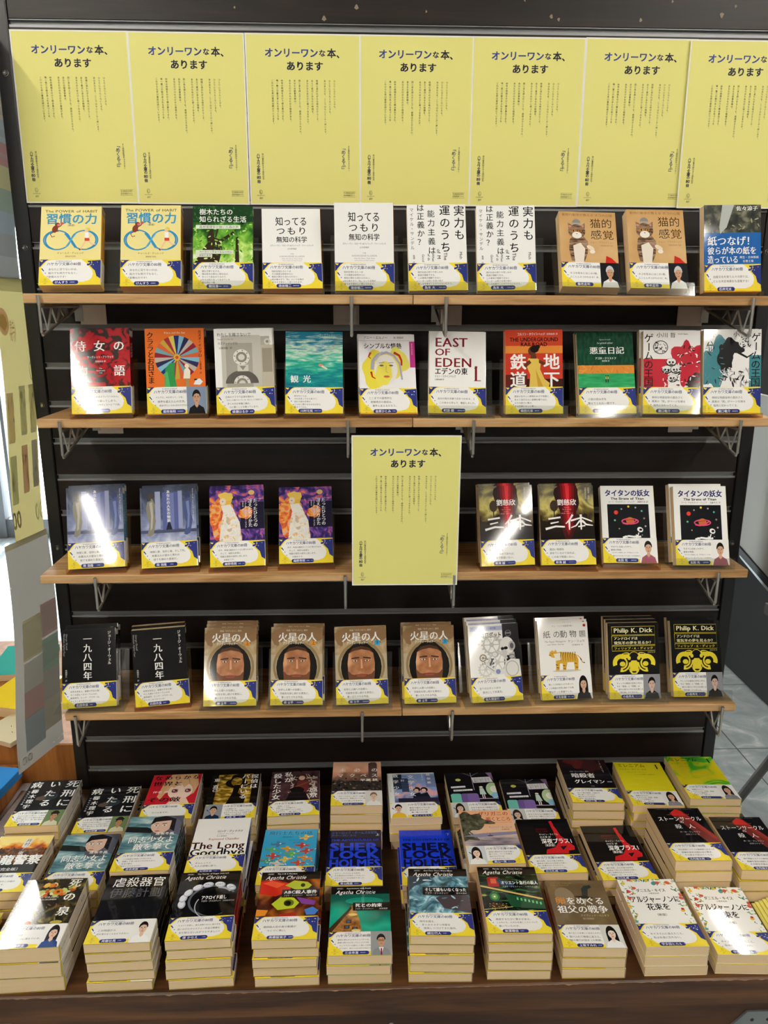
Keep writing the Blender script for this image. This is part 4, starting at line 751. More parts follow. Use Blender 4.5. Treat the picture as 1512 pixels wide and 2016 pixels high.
design('story', '#6B7492', d_story, 18, '#5A86A0', 'あなたの人生の物語', W_, B(['時間と愛、信仰と美、そして死。', '　本書は人の望みと畏れの', '　　総てを鎮めた星座だ。'], '飛 浩隆', '（作家）'), 'grey-blue figure paperbacks', 'grey-blue paperback with two pale draped figures')
design('neat', '#3B2A6E', d_neat, 15, '#4A9AA8', 'たったひとつの冴えたやりかた', W_, B(['先ず、秀逸な翻訳タイトルに惹かれます。', '　そして、純粋な友情と', '　残酷な理性の描写に涙します。', '　　　お勧めです。'], '庵野秀明', '（監督・プロデューサー）'), 'purple golden-hair paperbacks', 'purple and orange paperback with golden-haired figure')
design('three', '#2A1C16', d_three, 18, '#2A1C16', '三体', W_, B(['面白い物語を', '求めているのであれば、', '　この本で間違いない。'], '新海 誠', '（アニメーション監督）'), 'dark red-beam paperbacks', 'dark paperback with red beam and white brush characters')
design('titan', W_, d_titan, 17, '#E2C03A', 'タイタンの妖女', K, B(['今までに出会った中で、', '最高の物語。', '「タイタンの妖女」は、今や私にとっては、', '　星のように光っている一つの存在だ。'], '太田 光', '（爆笑問題）', P_('check')), 'white ringed-planet paperbacks', 'white paperback with ringed planet on black square')
design('nineteen', '#161618', d_1984, 19, '#161618', '一九八四年', W_, B(['世界文学史上、最悪の予言の書！', '今こそ読むべきオーウェルの', '最高傑作、ビッグ・ブラザーは、', 'すぐそこまできている！'], '石田衣良', '（作家）'), 'black white-numeral paperbacks', 'black paperback with one white vertical title')
MB = ['科学と人類への信頼と、', '　可能性を探し続ける勇気に、', '　　奮い立たされる作品。']
design('mars_one', '#A48A66', lambda c: d_mars(c, '上', '#E0962E'), 15, '#6A543C', '火星の人', W_, B(MB, '林 士平', '（漫画編集者）'), 'orange-tagged spaceman paperbacks', 'brown paperback with hooded spaceman face and orange tag')
design('mars_two', '#A48A66', lambda c: d_mars(c, '下', '#3EA0D0'), 15, '#6A543C', '火星の人', W_, B(MB, '林 士平', '（漫画編集者）'), 'blue-tagged spaceman paperbacks', 'brown paperback with hooded spaceman face and blue tag')
design('robot', W_, d_robot, 17, '#D8D6E0', 'われはロボット', K, B(['全てのロボットSFの', '　　原点にして到達点。'], '佐久間宣行', '（テレビプロデューサー）'), 'white robot paperbacks', 'white paperback with pale robot and gears')
design('tiger', '#F4F2EE', d_tiger, 12, '#E8E4DC', '紙の動物園', K, B(['激しく心を揺さぶられました。', 'この物語の世界に触れてる間、', '僕はずっと幸福でした。'], '又吉直樹', '（芸人・作家）', P_('longm')), 'white paper-tiger paperbacks', 'white paperback with small folded tiger')
design('sheep', '#141416', d_sheep, 15, '#141416', 'アンドロイドは電気羊の夢を見るか？', YL, B(['ディックの最高の狂気と叫び。', 'その「悪意」と「閉塞」は', '　現代の我々に今もなお通じる', '　「現代劇」だと言える。'], '小島秀夫', '（ゲームクリエイター）', P_('dark')), 'black yellow-ram paperbacks', 'black paperback with yellow ram head')
design('shikei', '#16161A', d_shikei, 16.6, '#E2E0DA', '死刑にいたる病', K, B(['読み終えた時に心が震えた、この物語を', '映画にすることに決めた夜から', '頭から離れない、長い長い面会の', '記録である。'], '白石和彌', '（映画監督）', P_('hat')), 'black prison-title paperbacks', 'black paperback with heavy white vertical characters')
design('smooth', '#C4222E', d_smooth, 19, '#EDEAE6', 'なめらかな世界と、その敵', K, B(['　　ヤバイ本です。'], '大槻ケンヂ', ''), 'red blonde-girl paperbacks', 'red paperback with drawn blonde girl')
design('tantei', '#17120E', d_tantei, 18.5, '#E6E2DA', '探偵はバーにいる', K, B(['この物語には', '「人の一生一夜」が詰まってる。', 'おもろさと人のよさで出来てる', '「探偵」だと僕は思います。'], '大泉 洋', '（俳優）', P_('blue'), 'l'), 'black and gold paperbacks', 'black paperback with gold silhouette picture')
design('shojo', '#3A262A', d_shojo, 19.7, '#DAD4CC', '私が殺した少女', K, B(['「原尞」こそが', '沢崎シリーズの魅力で、', 'それを解き明かしていくのが', '本書なのだ、一緒に謎をどうぞ。'], '宮部みゆき', '（作家）'), 'plum violinist paperbacks', 'plum-brown paperback with violin player')
design('macbeth', '#8A6450', d_macbeth, 19.6, '#D8C8B8', '未必のマクベス', K, B(['マイ・ベスト・オブ・小説と', '　問われたら、間違いなくこの一冊。', '　　ここに戻ってきます。'], 'けんご', '（小説紹介クリエイター）', P_('pale')), 'dusk tower paperbacks', 'brown and pink paperback with tower at dusk')
design('math', '#E8ECEA', d_math, 17.4, '#DCE4E0', '文学少女対数学少女', K, B(['青年で揺らいでいる', '数学のすべすべが、', '　唯一無二の小説'], 'ヨビノリたくみ', '', P_('yellow'), 'l'), 'pale dusk-couple paperbacks', 'pale-edged paperback with schoolgirls at dusk')
design('moon', '#151318', d_moon, 16.8, '#151318', 'わたしたちの', W_, B(['わかりあえない物語だけど', 'それでも一緒にいることの', '　かけがえのなさ'], '宮田愛萌', '', P_('side'), 'l'), 'black moonlit-seats paperbacks', 'black paperback with yellow moon and pastel seats')
design('gray', '#17151A', d_gray, 18.9, '#DAD2C4', '暗殺者グレイマン', K, B(['手に汗握る展開、冷酷だが', '時に優しい主人公が', '魅力あふれる世界の', '冒険小説の新定番！'], '月村了衛', '（作家）'), 'black three-line-title paperbacks', 'black paperback with dull red top and white title')
LB = ['衝撃のラスト！', 'サスペンス、恋愛、家族', 'すべての要素が', '詰まった一冊です。']
design('mill_y', '#E6DA22', lambda c: d_mill(c, 0), 17, '#D8CC3A', 'ミレニアム1', K, B(LB, 'LiLiCo', '（映画コメンテーター）', P_('lili')), 'lemon yellow paperbacks', 'lemon yellow paperback with thin green title')
design('mill_g', '#5AB02A', lambda c: d_mill(c, 1), 16, '#5AB02A', 'ミレニアム1', K, B(LB, 'LiLiCo', '（映画コメンテーター）', P_('lili')), 'lime green paperbacks', 'lime green and yellow swirled paperback')
design('ryu', '#191412', d_ryu, 18, '#E6E0D4', '機龍警察', K, B(['この物語は、現代のこの国の', '　　すべてを描き出す。'], '瀬名秀明', '（作家）'), 'fiery sky paperbacks', 'paperback with fiery orange sky over rubble')
design('doshi', '#5E8A94', d_doshi, 18, '#3A444C', '同志少女よ、敵を撃て', W_, B(['この物語を単純に片付けるな、', '俯瞰して見つめなければならない。', '本当の敵は', '戦争そのものなのだ！'], '奈良美智', '（美術家）'), 'snowy hooded-girl paperbacks', 'pale blue paperback with dark-fringed hooded girl')
design('goodbye', W_, d_goodbye, 16.4, '#2A3C86', 'ロング・グッドバイ', W_, B(['ギムレットと', '大人の感傷に酔う。'], '大沢在昌', '（作家）'), 'white large-serif paperbacks', 'white paperback with large dark two-line english title')
design('pilots', '#3AA0CE', d_pilots, 13.7, '#3A7AB0', '飛行士たちの話', W_, B(['空を飛ぶことの', '　孤独と美しさ。'], '宮崎 駿', ''), 'sky blue aeroplane paperbacks', 'sky blue paperback crowded with small colourful aeroplanes')
design('sher_d', '#0E1230', lambda c: d_sher(c, 1, '上'), 17.3, '#17204E', 'シャーロック・ホームズの冒険', W_, B(['コナン・ドイルによる名作、', 'その原点をぜひ味わってほしい。', 'わたしもここから始まりました。', 'ぜひご一読を。'], '青山剛昌', '（漫画家）'), 'navy paperbacks with blue capitals', 'near-black navy paperback with bright blue capitals')
design('sher_b', '#1C3AC8', lambda c: d_sher(c, 0, '下'), 11.8, '#1C3AC8', 'シャーロック・ホームズの冒険', K, B(['コナン・ドイルによる名作、', 'その原点をぜひ味わってほしい。', 'わたしもここから始まりました。'], '青山剛昌', '（漫画家）'), 'bright blue paperbacks', 'bright blue paperback with dark capitals')
design('crawdad', '#E0B490', d_crawdad, 17.8, '#D8C0A0', 'ザリガニの鳴くところ', K, B(['湿地に囲まれた少女の強い', '魅了され、ページを捲る', '指を付けずには', 'いられませんでした！'], '高山一実', '（タレント）', P_('smile'), 'l'), 'peach marsh paperbacks', 'peach paperback with dark tree over marsh')
design('midnight', '#131214', d_midnight, 17, '#DAD0BE', '深夜プラス1', K, B(['闇の世界、ならず者の世界を', '最後まで読んだら気持ちが熱い、', '同じ言葉を口にするだろう。', '「最高だった、キャントン氏」'], '広江礼威', '（漫画家）'), 'black red-gun paperbacks', 'black paperback with red pistol shape')
design('stone', '#121114', d_stone, 22, '#DACDB8', 'ストーンサークルの殺人', K, B(['現代英国ミステリの最高峰であるこの', '　長編を読めば読むほど驚き、', '　　その続きが読みたくなる。'], '法月綸太郎', '（作家）'), 'black red-wedge paperbacks', 'black paperback with slanting red wedge')
design('spring', '#1E1A16', d_spring, 28, '#DCD6CC', '死の泉', K, B(['この物語は', '　死と美しさに満ちている。'], '齋藤明里', '', P_('reader')), 'dark still-life paperbacks', 'dark paperback with fruit still life')
design('organ', '#141418', d_organ, 17.2, '#1A1A1E', '虐殺器官', W_, B(['この物語から', '目を背けることなどできない。'], '斉藤壮馬', '（声優）', P_('white')), 'black outlined-character paperbacks', 'black paperback with thin white and grey characters')
design('ackroyd', '#101012', d_ackroyd, 17.8, '#A82426', 'アクロイド殺し', W_, B(['ミステリを愛し、最も信頼できない語り手を', '追いかけたクリスティー作品の衝撃を', '　まだ知らない人がうらやましい！'], '湊 かなえ', '（作家）'), 'black telephone-dial paperbacks', 'black paperback with white telephone dial')
design('abc', '#2A120C', d_abc, 17, '#A82426', 'ABC殺人事件', W_, B(['連続殺人犯の真の動機が', '　　つくづく怖い。'], '高橋留美子', '（漫画家）'), 'coloured toy-whistle paperbacks', 'dark paperback with red and lime toy whistles')
design('appoint', '#0E7A68', d_appoint, 18, '#A82426', '死との約束', W_, B(['最初に読んだときのインパクトは、', '最後に明らかになっていくドラマ性、', '　そしてラストの清々しく美しい空気。', '　ポワロ物で、僕がいちばん好きな作品です。'], '三谷幸喜', '（脚本家）', P_('tie')), 'jade stone-quay paperbacks', 'jade green paperback with brown stone quay')
design('none', '#31404C', d_none, 17, '#A82426', 'そして誰もいなくなった', W_, B(['時代を超え、', '　多くのミステリ作家を', '　　挑発しつづけてきた傑作。'], '綾辻行人', '（作家）'), 'stormy sea paperbacks', 'blue-grey paperback with stormy sea')
design('orient', '#101410', d_orient, 17.2, '#8A2422', 'オリエント急行の殺人', W_, B(['再読するたびに驚きがある。', 'こんなにも、人が人を描くことについて', '　書いていたのか、'], '米澤穂信', '（作家）'), 'dark night-train paperbacks', 'black paperback with green night train')
design('egg', '#5A4A34', d_egg, 19, '#8A3434', '卵をめぐる祖父の戦争', W_, B(['食べることを卑しいままにせずに', '受け入れて敬意に変えた、', '彼の魅力が詰まった物語。'], '上坂すみれ', '（声優）', P_('girl')), 'olive brown dagger paperbacks', 'olive brown paperback with dagger hilt')
design('alger', '#FAF8F4', d_alger, 18.6, '#F0EAE0', 'アルジャーノンに花束を', K, B(['キイスさんに会えたこと、', '　私は永遠に忘れない。'], '宇多田ヒカル', '（音楽家）'), 'white flower-bordered paperbacks', 'white paperback with painted flower border')

# ------------------------------------------------------------------ surfaces of the place
def grain(name, a, b, c, sc, rough=.45, axis='x', spec=.4, fine=1.):
    m = bpy.data.materials.new(name); m.use_nodes = True; N, L = nt(m); p = N['Principled BSDF']
    p.inputs['Roughness'].default_value = rough; p.inputs['Specular IOR Level'].default_value = spec
    tc = N.new('ShaderNodeTexCoord'); mp = N.new('ShaderNodeMapping'); L.new(tc.outputs['Object'], mp.inputs[0])
    st = {'x': (1, 14, 14), 'y': (14, 1, 14), 'z': (14, 14, 1)}[axis]; mp.inputs['Scale'].default_value = tuple(k*sc for k in st)
    n1 = N.new('ShaderNodeTexNoise'); n1.inputs['Scale'].default_value = 1.; n1.inputs['Detail'].default_value = 6; n1.inputs['Distortion'].default_value = 1.4; L.new(mp.outputs[0], n1.inputs['Vector'])
    n2 = N.new('ShaderNodeTexNoise'); n2.inputs['Scale'].default_value = 9*fine; n2.inputs['Detail'].default_value = 3; L.new(mp.outputs[0], n2.inputs['Vector'])
    mx = N.new('ShaderNodeMath'); mx.operation = 'MULTIPLY_ADD'; mx.inputs[1].default_value = .35; L.new(n2.outputs[0], mx.inputs[0]); L.new(n1.outputs[0], mx.inputs[2])
    cr = N.new('ShaderNodeValToRGB'); L.new(mx.outputs[0], cr.inputs[0]); e = cr.color_ramp.elements; e.new(.5)
    for el, (q, h) in zip(e, ((.48, a), (.66, b), (.86, c))): el.position = q; el.color = lin(h)
    L.new(cr.outputs[0], p.inputs['Base Color'])
    bp = N.new('ShaderNodeBump'); bp.inputs['Strength'].default_value = .08; bp.inputs['Distance'].default_value = .001; L.new(mx.outputs[0], bp.inputs['Height']); L.new(bp.outputs[0], p.inputs['Normal'])
    MATS[name] = m; return m
PINE = [grain('pine_%d' % k, a, b, c, s) for k, (a, b, c, s) in enumerate((('#8C643A', '#B68B5A', '#CDA474', 2.2), ('#956A3C', '#BC925F', '#D0A97B', 2.6)))]
DARK = grain('dark_laminate', '#130E0C', '#1A1310', '#231A16', 2., .42, 'x', .28)
TABLE = grain('table_wood', '#351E0D', '#4C2E16', '#624020', 1.6, .38)
TABLE_F = grain('table_front_wood', '#2E1808', '#41240D', '#543516', 1.3, .45)
PLINTH = grain('plinth_wood', '#8A5424', '#A66A32', '#B87C42', 1.4, .5, 'z')
BLACK = pmat('black_paint', '#0C0C0E', .42)
ALU = pmat('rail_metal', '#8E8F90', .4, .35)
CHROME = pmat('wire_metal', '#B8B6B2', .3, .9)
STEEL = pmat('plate_metal', '#8C9296', .45, .7)
WALLM = pmat('wall_paint', '#8A8279', .8)
CEILM = pmat('ceiling_paint', '#A5A39D', .85)
PLATE = pmat('plate_plastic', '#EADBD2', .25)

def stripes(name, h1, h2):
    m = bpy.data.materials.new(name); m.use_nodes = True; N, L = nt(m); p = N['Principled BSDF']; p.inputs['Roughness'].default_value = .9; p.inputs['Specular IOR Level'].default_value = .2
    tc = N.new('ShaderNodeTexCoord'); mp = N.new('ShaderNodeMapping'); mp.inputs['Scale'].default_value = (6, 6, 2600); L.new(tc.outputs['Object'], mp.inputs[0])
    n = N.new('ShaderNodeTexNoise'); n.inputs['Scale'].default_value = 1; n.inputs['Detail'].default_value = 2; L.new(mp.outputs[0], n.inputs['Vector'])
    cr = N.new('ShaderNodeValToRGB'); L.new(n.outputs[0], cr.inputs[0]); cr.color_ramp.elements[0].position = .3; cr.color_ramp.elements[1].position = .7
    cr.color_ramp.elements[0].color = lin(h1); cr.color_ramp.elements[1].color = lin(h2); L.new(cr.outputs[0], p.inputs['Base Color']); MATS[name] = m; return m
PAGES = stripes('paper_edges', '#DDC094', '#EED4AC')
def clear(name, tint, alpha):
    m = bpy.data.materials.new(name); m.use_nodes = True; N, L = nt(m); N.remove(N['Principled BSDF'])
    t = N.new('ShaderNodeBsdfTransparent'); t.inputs[0].default_value = lin(tint)
    d = N.new('ShaderNodeBsdfDiffuse'); d.inputs[0].default_value = lin(tint)
    g = N.new('ShaderNodeBsdfGlossy'); g.inputs['Roughness'].default_value = .08
    a = N.new('ShaderNodeMixShader'); a.inputs[0].default_value = alpha; L.new(t.outputs[0], a.inputs[1]); L.new(d.outputs[0], a.inputs[2])
    lw = N.new('ShaderNodeLayerWeight'); f = N.new('ShaderNodeMath'); f.operation = 'POWER'; f.inputs[1].default_value = 4; L.new(lw.outputs['Facing'], f.inputs[0])
    g2 = N.new('ShaderNodeMath'); g2.operation = 'MULTIPLY_ADD'; g2.inputs[1].default_value = .35; g2.inputs[2].default_value = .035; L.new(f.outputs[0], g2.inputs[0]); f = g2
    b = N.new('ShaderNodeMixShader'); L.new(f.outputs[0], b.inputs[0]); L.new(a.outputs[0], b.inputs[1]); L.new(g.outputs[0], b.inputs[2])
    L.new(b.outputs[0], N['Material Output'].inputs[0]); MATS[name] = m; return m
CLEAR = clear('clear_acrylic', '#F7F8F5', .012)
AMBER = clear('amber_acrylic', '#F5E2BE', .03)
GLASS = clear('window_glass', '#F4F8F8', .02)

# ------------------------------------------------------------------ the setting
def struct(name, g, m): return tag(obj(name, g.mesh(name, m) if isinstance(g, G) else g), kind='structure')
fm = bpy.data.materials.new('floor_vinyl'); fm.use_nodes = True; N, L = nt(fm); p = N['Principled BSDF']; p.inputs['Roughness'].default_value = .3
tc = N.new('ShaderNodeTexCoord'); mp = N.new('ShaderNodeMapping'); mp.inputs['Location'].default_value = (-1.25+4.5, -.65+9, 0); L.new(tc.outputs['Object'], mp.inputs[0])
br = N.new('ShaderNodeTexBrick'); br.offset = 0; br.inputs['Scale'].default_value = 1; br.inputs['Brick Width'].default_value = .45; br.inputs['Row Height'].default_value = .45; br.inputs['Mortar Size'].default_value = .0022; L.new(mp.outputs[0], br.inputs['Vector'])
n = N.new('ShaderNodeTexNoise'); n.inputs['Scale'].default_value = 9; n.inputs['Detail'].default_value = 8; n.inputs['Distortion'].default_value = 1.6; L.new(tc.outputs['Object'], n.inputs['Vector'])
cr = N.new('ShaderNodeValToRGB'); L.new(n.outputs[0], cr.inputs[0]); e = cr.color_ramp.elements; e.new(.6)
for el, (q, h) in zip(e, ((.3, '#8A9396'), (.56, '#A2ABAE'), (.74, '#CDD0CE'))): el.position = q; el.color = lin(h)
L.new(cr.outputs[0], br.inputs['Color1']); L.new(cr.outputs[0], br.inputs['Color2']); br.inputs['Mortar'].default_value = lin('#3A3E40'); L.new(br.outputs[0], p.inputs['Base Color'])
X0, X1, Y0, Y1, ZC = -4.0, 4.2, -9.0, 3.2, 2.75
struct('floor', G().box(X0-.1, X1+.1, Y0-.1, Y1+1.5, -.05, 0), fm)
struct('ceiling', G().box(X0-.1, X1+.1, Y0-.1, Y1+.1, ZC, ZC+.05), CEILM)
struct('wall_left', G().box(X0-.1, X0, Y0-.1, Y1+.1, 0, ZC), WALLM)
struct('wall_right', G().box(X1, X1+.1, Y0-.1, Y1+.1, 0, ZC), WALLM)
struct('wall_front', G().box(X0, X1, Y0-.1, Y0, 0, ZC), WALLM)
struct('wall_back', G().box(X0, -3.3, Y1, Y1+.1, 0, ZC).box(-1.0, X1, Y1, Y1+.1, 0, ZC).box(-3.3, -1.0, Y1, Y1+.1, 2.35, ZC), WALLM)
wn = struct('window_1', G().box(-3.3, -3.2, Y1, Y1+.08, 0, 2.35).box(-1.1, -1.0, Y1, Y1+.08, 0, 2.35).box(-3.2, -1.1, Y1, Y1+.08, 2.25, 2.35).box(-3.2, -1.1, Y1, Y1+.08, 0, .12).box(-2.52, -2.24, Y1-.02, Y1+.09, 0, 2.3).box(-2.20, -2.18, Y1-.01, Y1+.09, .1, 2.3), pmat('window_metal', '#7E8084', .4, .6))
obj('window_pane', G().box(-3.2, -2.5, Y1+.03, Y1+.036, .12, 2.25).box(-2.24, -1.1, Y1+.03, Y1+.036, .12, 2.25).mesh('window_pane', GLASS), wn)

# ceiling lamps: a white tray with a fluorescent tube
EM = bpy.data.materials.new('lamp_tube'); EM.use_nodes = True; N, L = nt(EM); N.remove(N['Principled BSDF']); q = N.new('ShaderNodeEmission'); q.inputs[0].default_value = (1, .95, .86, 1); q.inputs[1].default_value = LAMP; L.new(q.outputs[0], N['Material Output'].inputs[0])
tray = G().box(-.11, .11, -.63, .63, -.03, 0, 0, .006).mesh('lamp_tray', pmat('lamp_tray_paint', '#F2F0EC', .5))
tub = G().tube([(0, -.6, 0), (0, .6, 0)], .018, 14).mesh('lamp_tube', EM, True)
ORD = ['first', 'second', 'third', 'fourth', 'fifth', 'sixth', 'seventh', 'eighth', 'ninth', 'tenth', 'eleventh', 'twelfth', 'thirteenth']
lamp0 = None
for (lx, ys, where) in ((-1.25, (-1.2, -2.75, -4.3, -5.85, -7.4), 'left row'), (1.6, (-1.2, -2.75, -4.3, -5.85, -7.4), 'right row'), (-1.9, (1.9,), 'left bay behind the display'), (2.05, (1.8,), 'right bay behind the display'), (1.25, (.95,), 'short bay added to brighten the floor')):  # last entry is an added lamp that brightens the floor near the rack
    for k, ly in enumerate(ys):
        r = bpy.data.objects.new('ceiling_light', None); COL.objects.link(r); r.location = (lx, ly, ZC)
        tag(r, f'white fluorescent ceiling light, {ORD[k]} one in the {where}', 'lamp', 'ceiling lights')
        obj('tray', tray, r); obj('tube', tub, r, (0, 0, -.052))

# ------------------------------------------------------------------ slatwall display unit
unit = bpy.data.objects.new('slatwall_unit', None); COL.objects.link(unit)
tag(unit, 'dark brown grooved slatwall with black uprights standing behind the table', 'display wall')
PXL, PXR, TOP, PIT, G0 = -.6445, .803, 2.16, .077, 1.9236
grooves = [G0-PIT*k for k in range(-2, 24)]
g = G(); edges = [TOP]+[z for q in grooves for z in (q+.0066, q-.0066)]+[.08]
for a, b in zip(edges[0::2], edges[1::2]): g.box(PXL, PXR, 0, .016, b, a, 0, .0012)
g.box(PXL, PXR, .0165, .024, .08, TOP)
ch = random.Random(4)
for k in range(11):
    x = ch.choice([ch.uniform(.2, .78), ch.uniform(-.35, .78)]); z = ch.uniform(1.935, 1.975); s_ = ch.uniform(.002, .005); a = ch.uniform(0, 3)
    g.poly([(x+s_*math.cos(t+a)*(1 if q % 2 else .5), -.0003, z+s_*math.sin(t+a)) for q, t in enumerate((0, 1, 2.2, 3.3, 4.4, 5.3))], [tuple(range(6))], 1)
obj('panel', g.mesh('slat_panel', [DARK, pmat('chipped_board', '#8A7C66', .8)]), unit)
rail = G().box(PXL, PXR, .009, .0155, -.0066, .0066).box(PXL, PXR, .001, .010, -.0066, -.0052).box(PXL, PXR, .001, .004, -.0052, -.0025).box(PXL, PXR, .001, .010, .0054, .0066).mesh('groove_rail', ALU)
for z in grooves: obj('groove_rail', rail, unit, (0, 0, z))
scr = G().disc((0, 0, 0), .0055, -.003, 1, 14).mesh('screw', pmat('screw_metal', '#C8C6C0', .25, 1.), True)
for x0, x1, xs in ((-.6725, -.645, -.658), (.8035, .831, .812)):
    up = obj('upright', G().box(x0, x1, -.004, .046, 0, TOP, 0, .002).mesh('upright', BLACK), unit)
    for k in range(7): obj('screw', scr, up, (xs, -.004, 1.840-.3055*k))

# ------------------------------------------------------------------ shelf boards and brackets
SZ = {1: 1.4458, 2: 1.2265, 3: .9265, 4: .634}; SN = {1: 'top', 2: 'second', 3: 'third', 4: 'bottom'}; BD = .192; BT = .0165
ends = {1: (-.595, .0865, .7655), 2: (-.595, .0885, .767), 3: (-.622, .0665, .755), 4: (-.604, .0745, .766)}
BR = {1: (-.566, -.0227, .145, .6972), 2: (-.552, -.031, .201, .7008), 3: (-.5157, -.0386, .1723, .6931), 4: (-.5815, -.0072, .1766, .7349)}
r5 = .0028
wire = G().tube([(0, -.003, -.0215), (0, -BD-.004, -.0215), (0, -BD-.0065, -.019), (0, -BD-.0065, -.003)], r5+.0005)
wire.tube([(0, -BD-.0065, -.003), (0, -BD-.0065, -.066), (0, -BD-.003, -.0705), (0, -BD+.006, -.069), (0, -.05, -.034), (0, -.012, -.0245)], r5)
zz = [(0, -BD+.004, -.024), (0, -BD+.022, -.064), (0, -BD+.048, -.025), (0, -BD+.068, -.053), (0, -BD+.09, -.025), (0, -BD+.112, -.041)]
wire.tube(zz, r5*.75)
wire.box(-.008, .008, -.004, 0, -.05, -.0175)
wire = wire.mesh('wire_frame', CHROME)
plate = G().box(-.026, .026, -.003, -.0005, -.0565, -.0175, 0, .0008).mesh('mount_plate', PLATE)
b0 = {}
for s in (1, 2, 3, 4):
    xl, xm, xr = ends[s]; z = SZ[s]
    for (a, b, side, k) in ((xl, xm-.0006, 'left', 0), (xm+.0006, xr, 'right', 1)):
        L_ = b-a
        o = obj('shelf_board', G().box(-L_/2, L_/2, -BD, 0, -BT, 0, 0, .0012).mesh('shelf_board', PINE[(s+k) % 2]), None, ((a+b)/2, -.0005, z))
        tag(o, f'light pine shelf board, {side} half of the {SN[s]} shelf', 'shelf', 'pine shelf boards')
    for k, x in enumerate(BR[s]):
        r = bpy.data.objects.new('shelf_bracket', None); COL.objects.link(r); r.location = (x, -.0005, z)
        tag(r, f'metal wire bracket under the {SN[s]} shelf, {ORD[k]} from the left', 'bracket', 'wire shelf brackets')
        obj('wire_frame', wire, r)
        if s < 3: obj('mount_plate', plate, r, (.028 if k in (0, 2) else -.012 if k == 1 else -.03, 0, 0))

# ------------------------------------------------------------------ posters
pc = Canvas(210, 297, '#F2F0E6'); pc.R(2.5, 2.5, 207.5, 294.5, '#ECE58B')
pc.T(35, 24, 16.5, 'オンリーワン', '#2B3C86', b=.03, fit=98); pc.T(134, 26, 12.5, 'な', '#2A2A44', b=.03); pc.T(149, 24, 16.5, '本', '#20202E', b=.03); pc.T(166, 26, 15, '、', '#20202E', b=.03)
pc.T(74, 46, 16.5, 'あります', '#20202E', b=.03, fit=68)
cols = ['ひとりになりたいときも、', 'ひとりになりたくないときも、', '本はあなたを、ここではないどこかへ誘います。', None, '時間に追われがちな時代だからこそ、', 'あえて贅沢にあなたの時間を、', 'あなたのためだけに使ってみませんか。', None, '同じ本を読んだとしても、感想はひとそれぞれ。', 'あなたの読書体験は、', 'あなただけのものだから価値がある。', None, '80年の時間をかけて積み重ねてきた、', '唯一無二の魅力あふれる本づくりを', 'これからも早川書房は続けていきます。']
x = 162
for t in cols:
    if t is None: x -= 5.4; continue
    if t.startswith('80'): pc.T(x, 77, 3.7, '80', '#3A3A36', al='c'); pc.V(x, 81.3, 3.9, t[2:], '#3A3A36', pitch=1.12)
    else: pc.V(x, 77, 3.9, t, '#3A3A36', pitch=1.12)
    x -= 8.9
pc.V(17.5, 205, 6.6, 'ハヤカワ文庫の', '#262A4E', b=.02, fit=38); pc.T(17.5, 244, 7.4, '80', '#262A4E', b=.02, al='c'); pc.V(17.5, 252, 6.6, '冊', '#262A4E', b=.02)
pc.V(26, 205, 3.9, '早川書房創立80周年記念', '#3A3A36', fit=47)
pc.ring(20.5, 274, 2.6, 3.8, .5, '#6A6A50'); pc.line([(19.6, 272), (19.6, 276), (21.8, 276)], .6, '#6A6A50'); pc.T(20.5, 279, 2.4, 'HAYAKAWA', '#6A6A50', al='c'); pc.T(20.5, 282.4, 5, '80!', '#6A6A50', al='c', sk=.25)
pc.V(177.5, 190, 8.6, '「めくるふ」', '#2B3468', fit=46, b=.008); pc.V(187.5, 190, 3.9, '80周年記念キャラクター', '#3A3A36', fit=46)
pc.line([(176, 272), (200, 272)], .3, '#6A6A50'); pc.T(188, 273.4, 2.5, '早川書房創立80周年', '#3A3A36', al='c', fit=22); pc.T(188, 277.2, 3.3, '記念特設サイト', '#3A3A36', al='c', fit=22); pc.line([(176, 282), (200, 282)], .3, '#6A6A50')
def poster_mesh(name, W, H, bow):
    sx, sz = W/210, H/297
    def bend(z): return -bow*(1-z/H)**2 if z < H else 0
    def place(mx, my, k):
        z = H-my*sz; return (mx*sx, -.0006-k+bend(z), z)
    # the sheet is cut into bands so that it can curl
    cv = Canvas(210, 297, '#F2F0E6'); cv.L = []
    for q in range(11):
        y0, y1 = q*27, (q+1)*27; cv.R(0, y0, 210, y1, '#F2F0E6')
    for q in range(11):
        y0, y1 = max(2.5, q*27), min(294.5, (q+1)*27); cv.R(2.5, y0, 207.5, y1, '#ECE58B')
    nb = len(cv.L); cv.L += pc.L[2:]
    lv = {id(l): (0 if i < 11 else 1 if i < 22 else 2+i-22) for i, l in enumerate(cv.L)}
    v, f, mats, mi = [], [], [], []; key = {}
    for l in cv.L:
        m = matte(l[0]); k = lv[id(l)]
        if m.name not in key: key[m.name] = len(mats); mats.append(m)
        b = len(v); v += [place(pt[0], pt[1], k*1e-5) for pt in l[1]]; f += [tuple(b+i for i in q) for q in l[2]]; mi += [key[m.name]]*len(l[2])
    b = len(v)
    for q in range(12):
        z = H-q*27*sz; v += [(0, -.0003+bend(z), z), (W, -.0003+bend(z), z)]
        if q: f.append((b+2*q-2, b+2*q-1, b+2*q+1, b+2*q)); mi.append(0)
    return mesh(name, v, f, mats, mi)
pm = poster_mesh('poster', .2135, .297, .004); pm2 = poster_mesh('poster', .2035, .2925, .0)
PX = [-.6442, -.4323, -.2175, -.0059, .206, .4182, .6156]
for k, x in enumerate(PX):
    o = obj('poster', pm, None, (x, -.0004-(.0005 if k % 2 else 0)-(.0048 if k == 6 else 0), 1.9128-.297+(.0008 if k == 5 else -.0012 if k == 6 else 0)), (0, rad((-.1, .1, 0, .05, -.05, .1, 0)[k]), 0))
    tag(o, f'yellow paper poster, {ORD[k]} from the left in the row along the top', 'poster', 'yellow posters along the top')
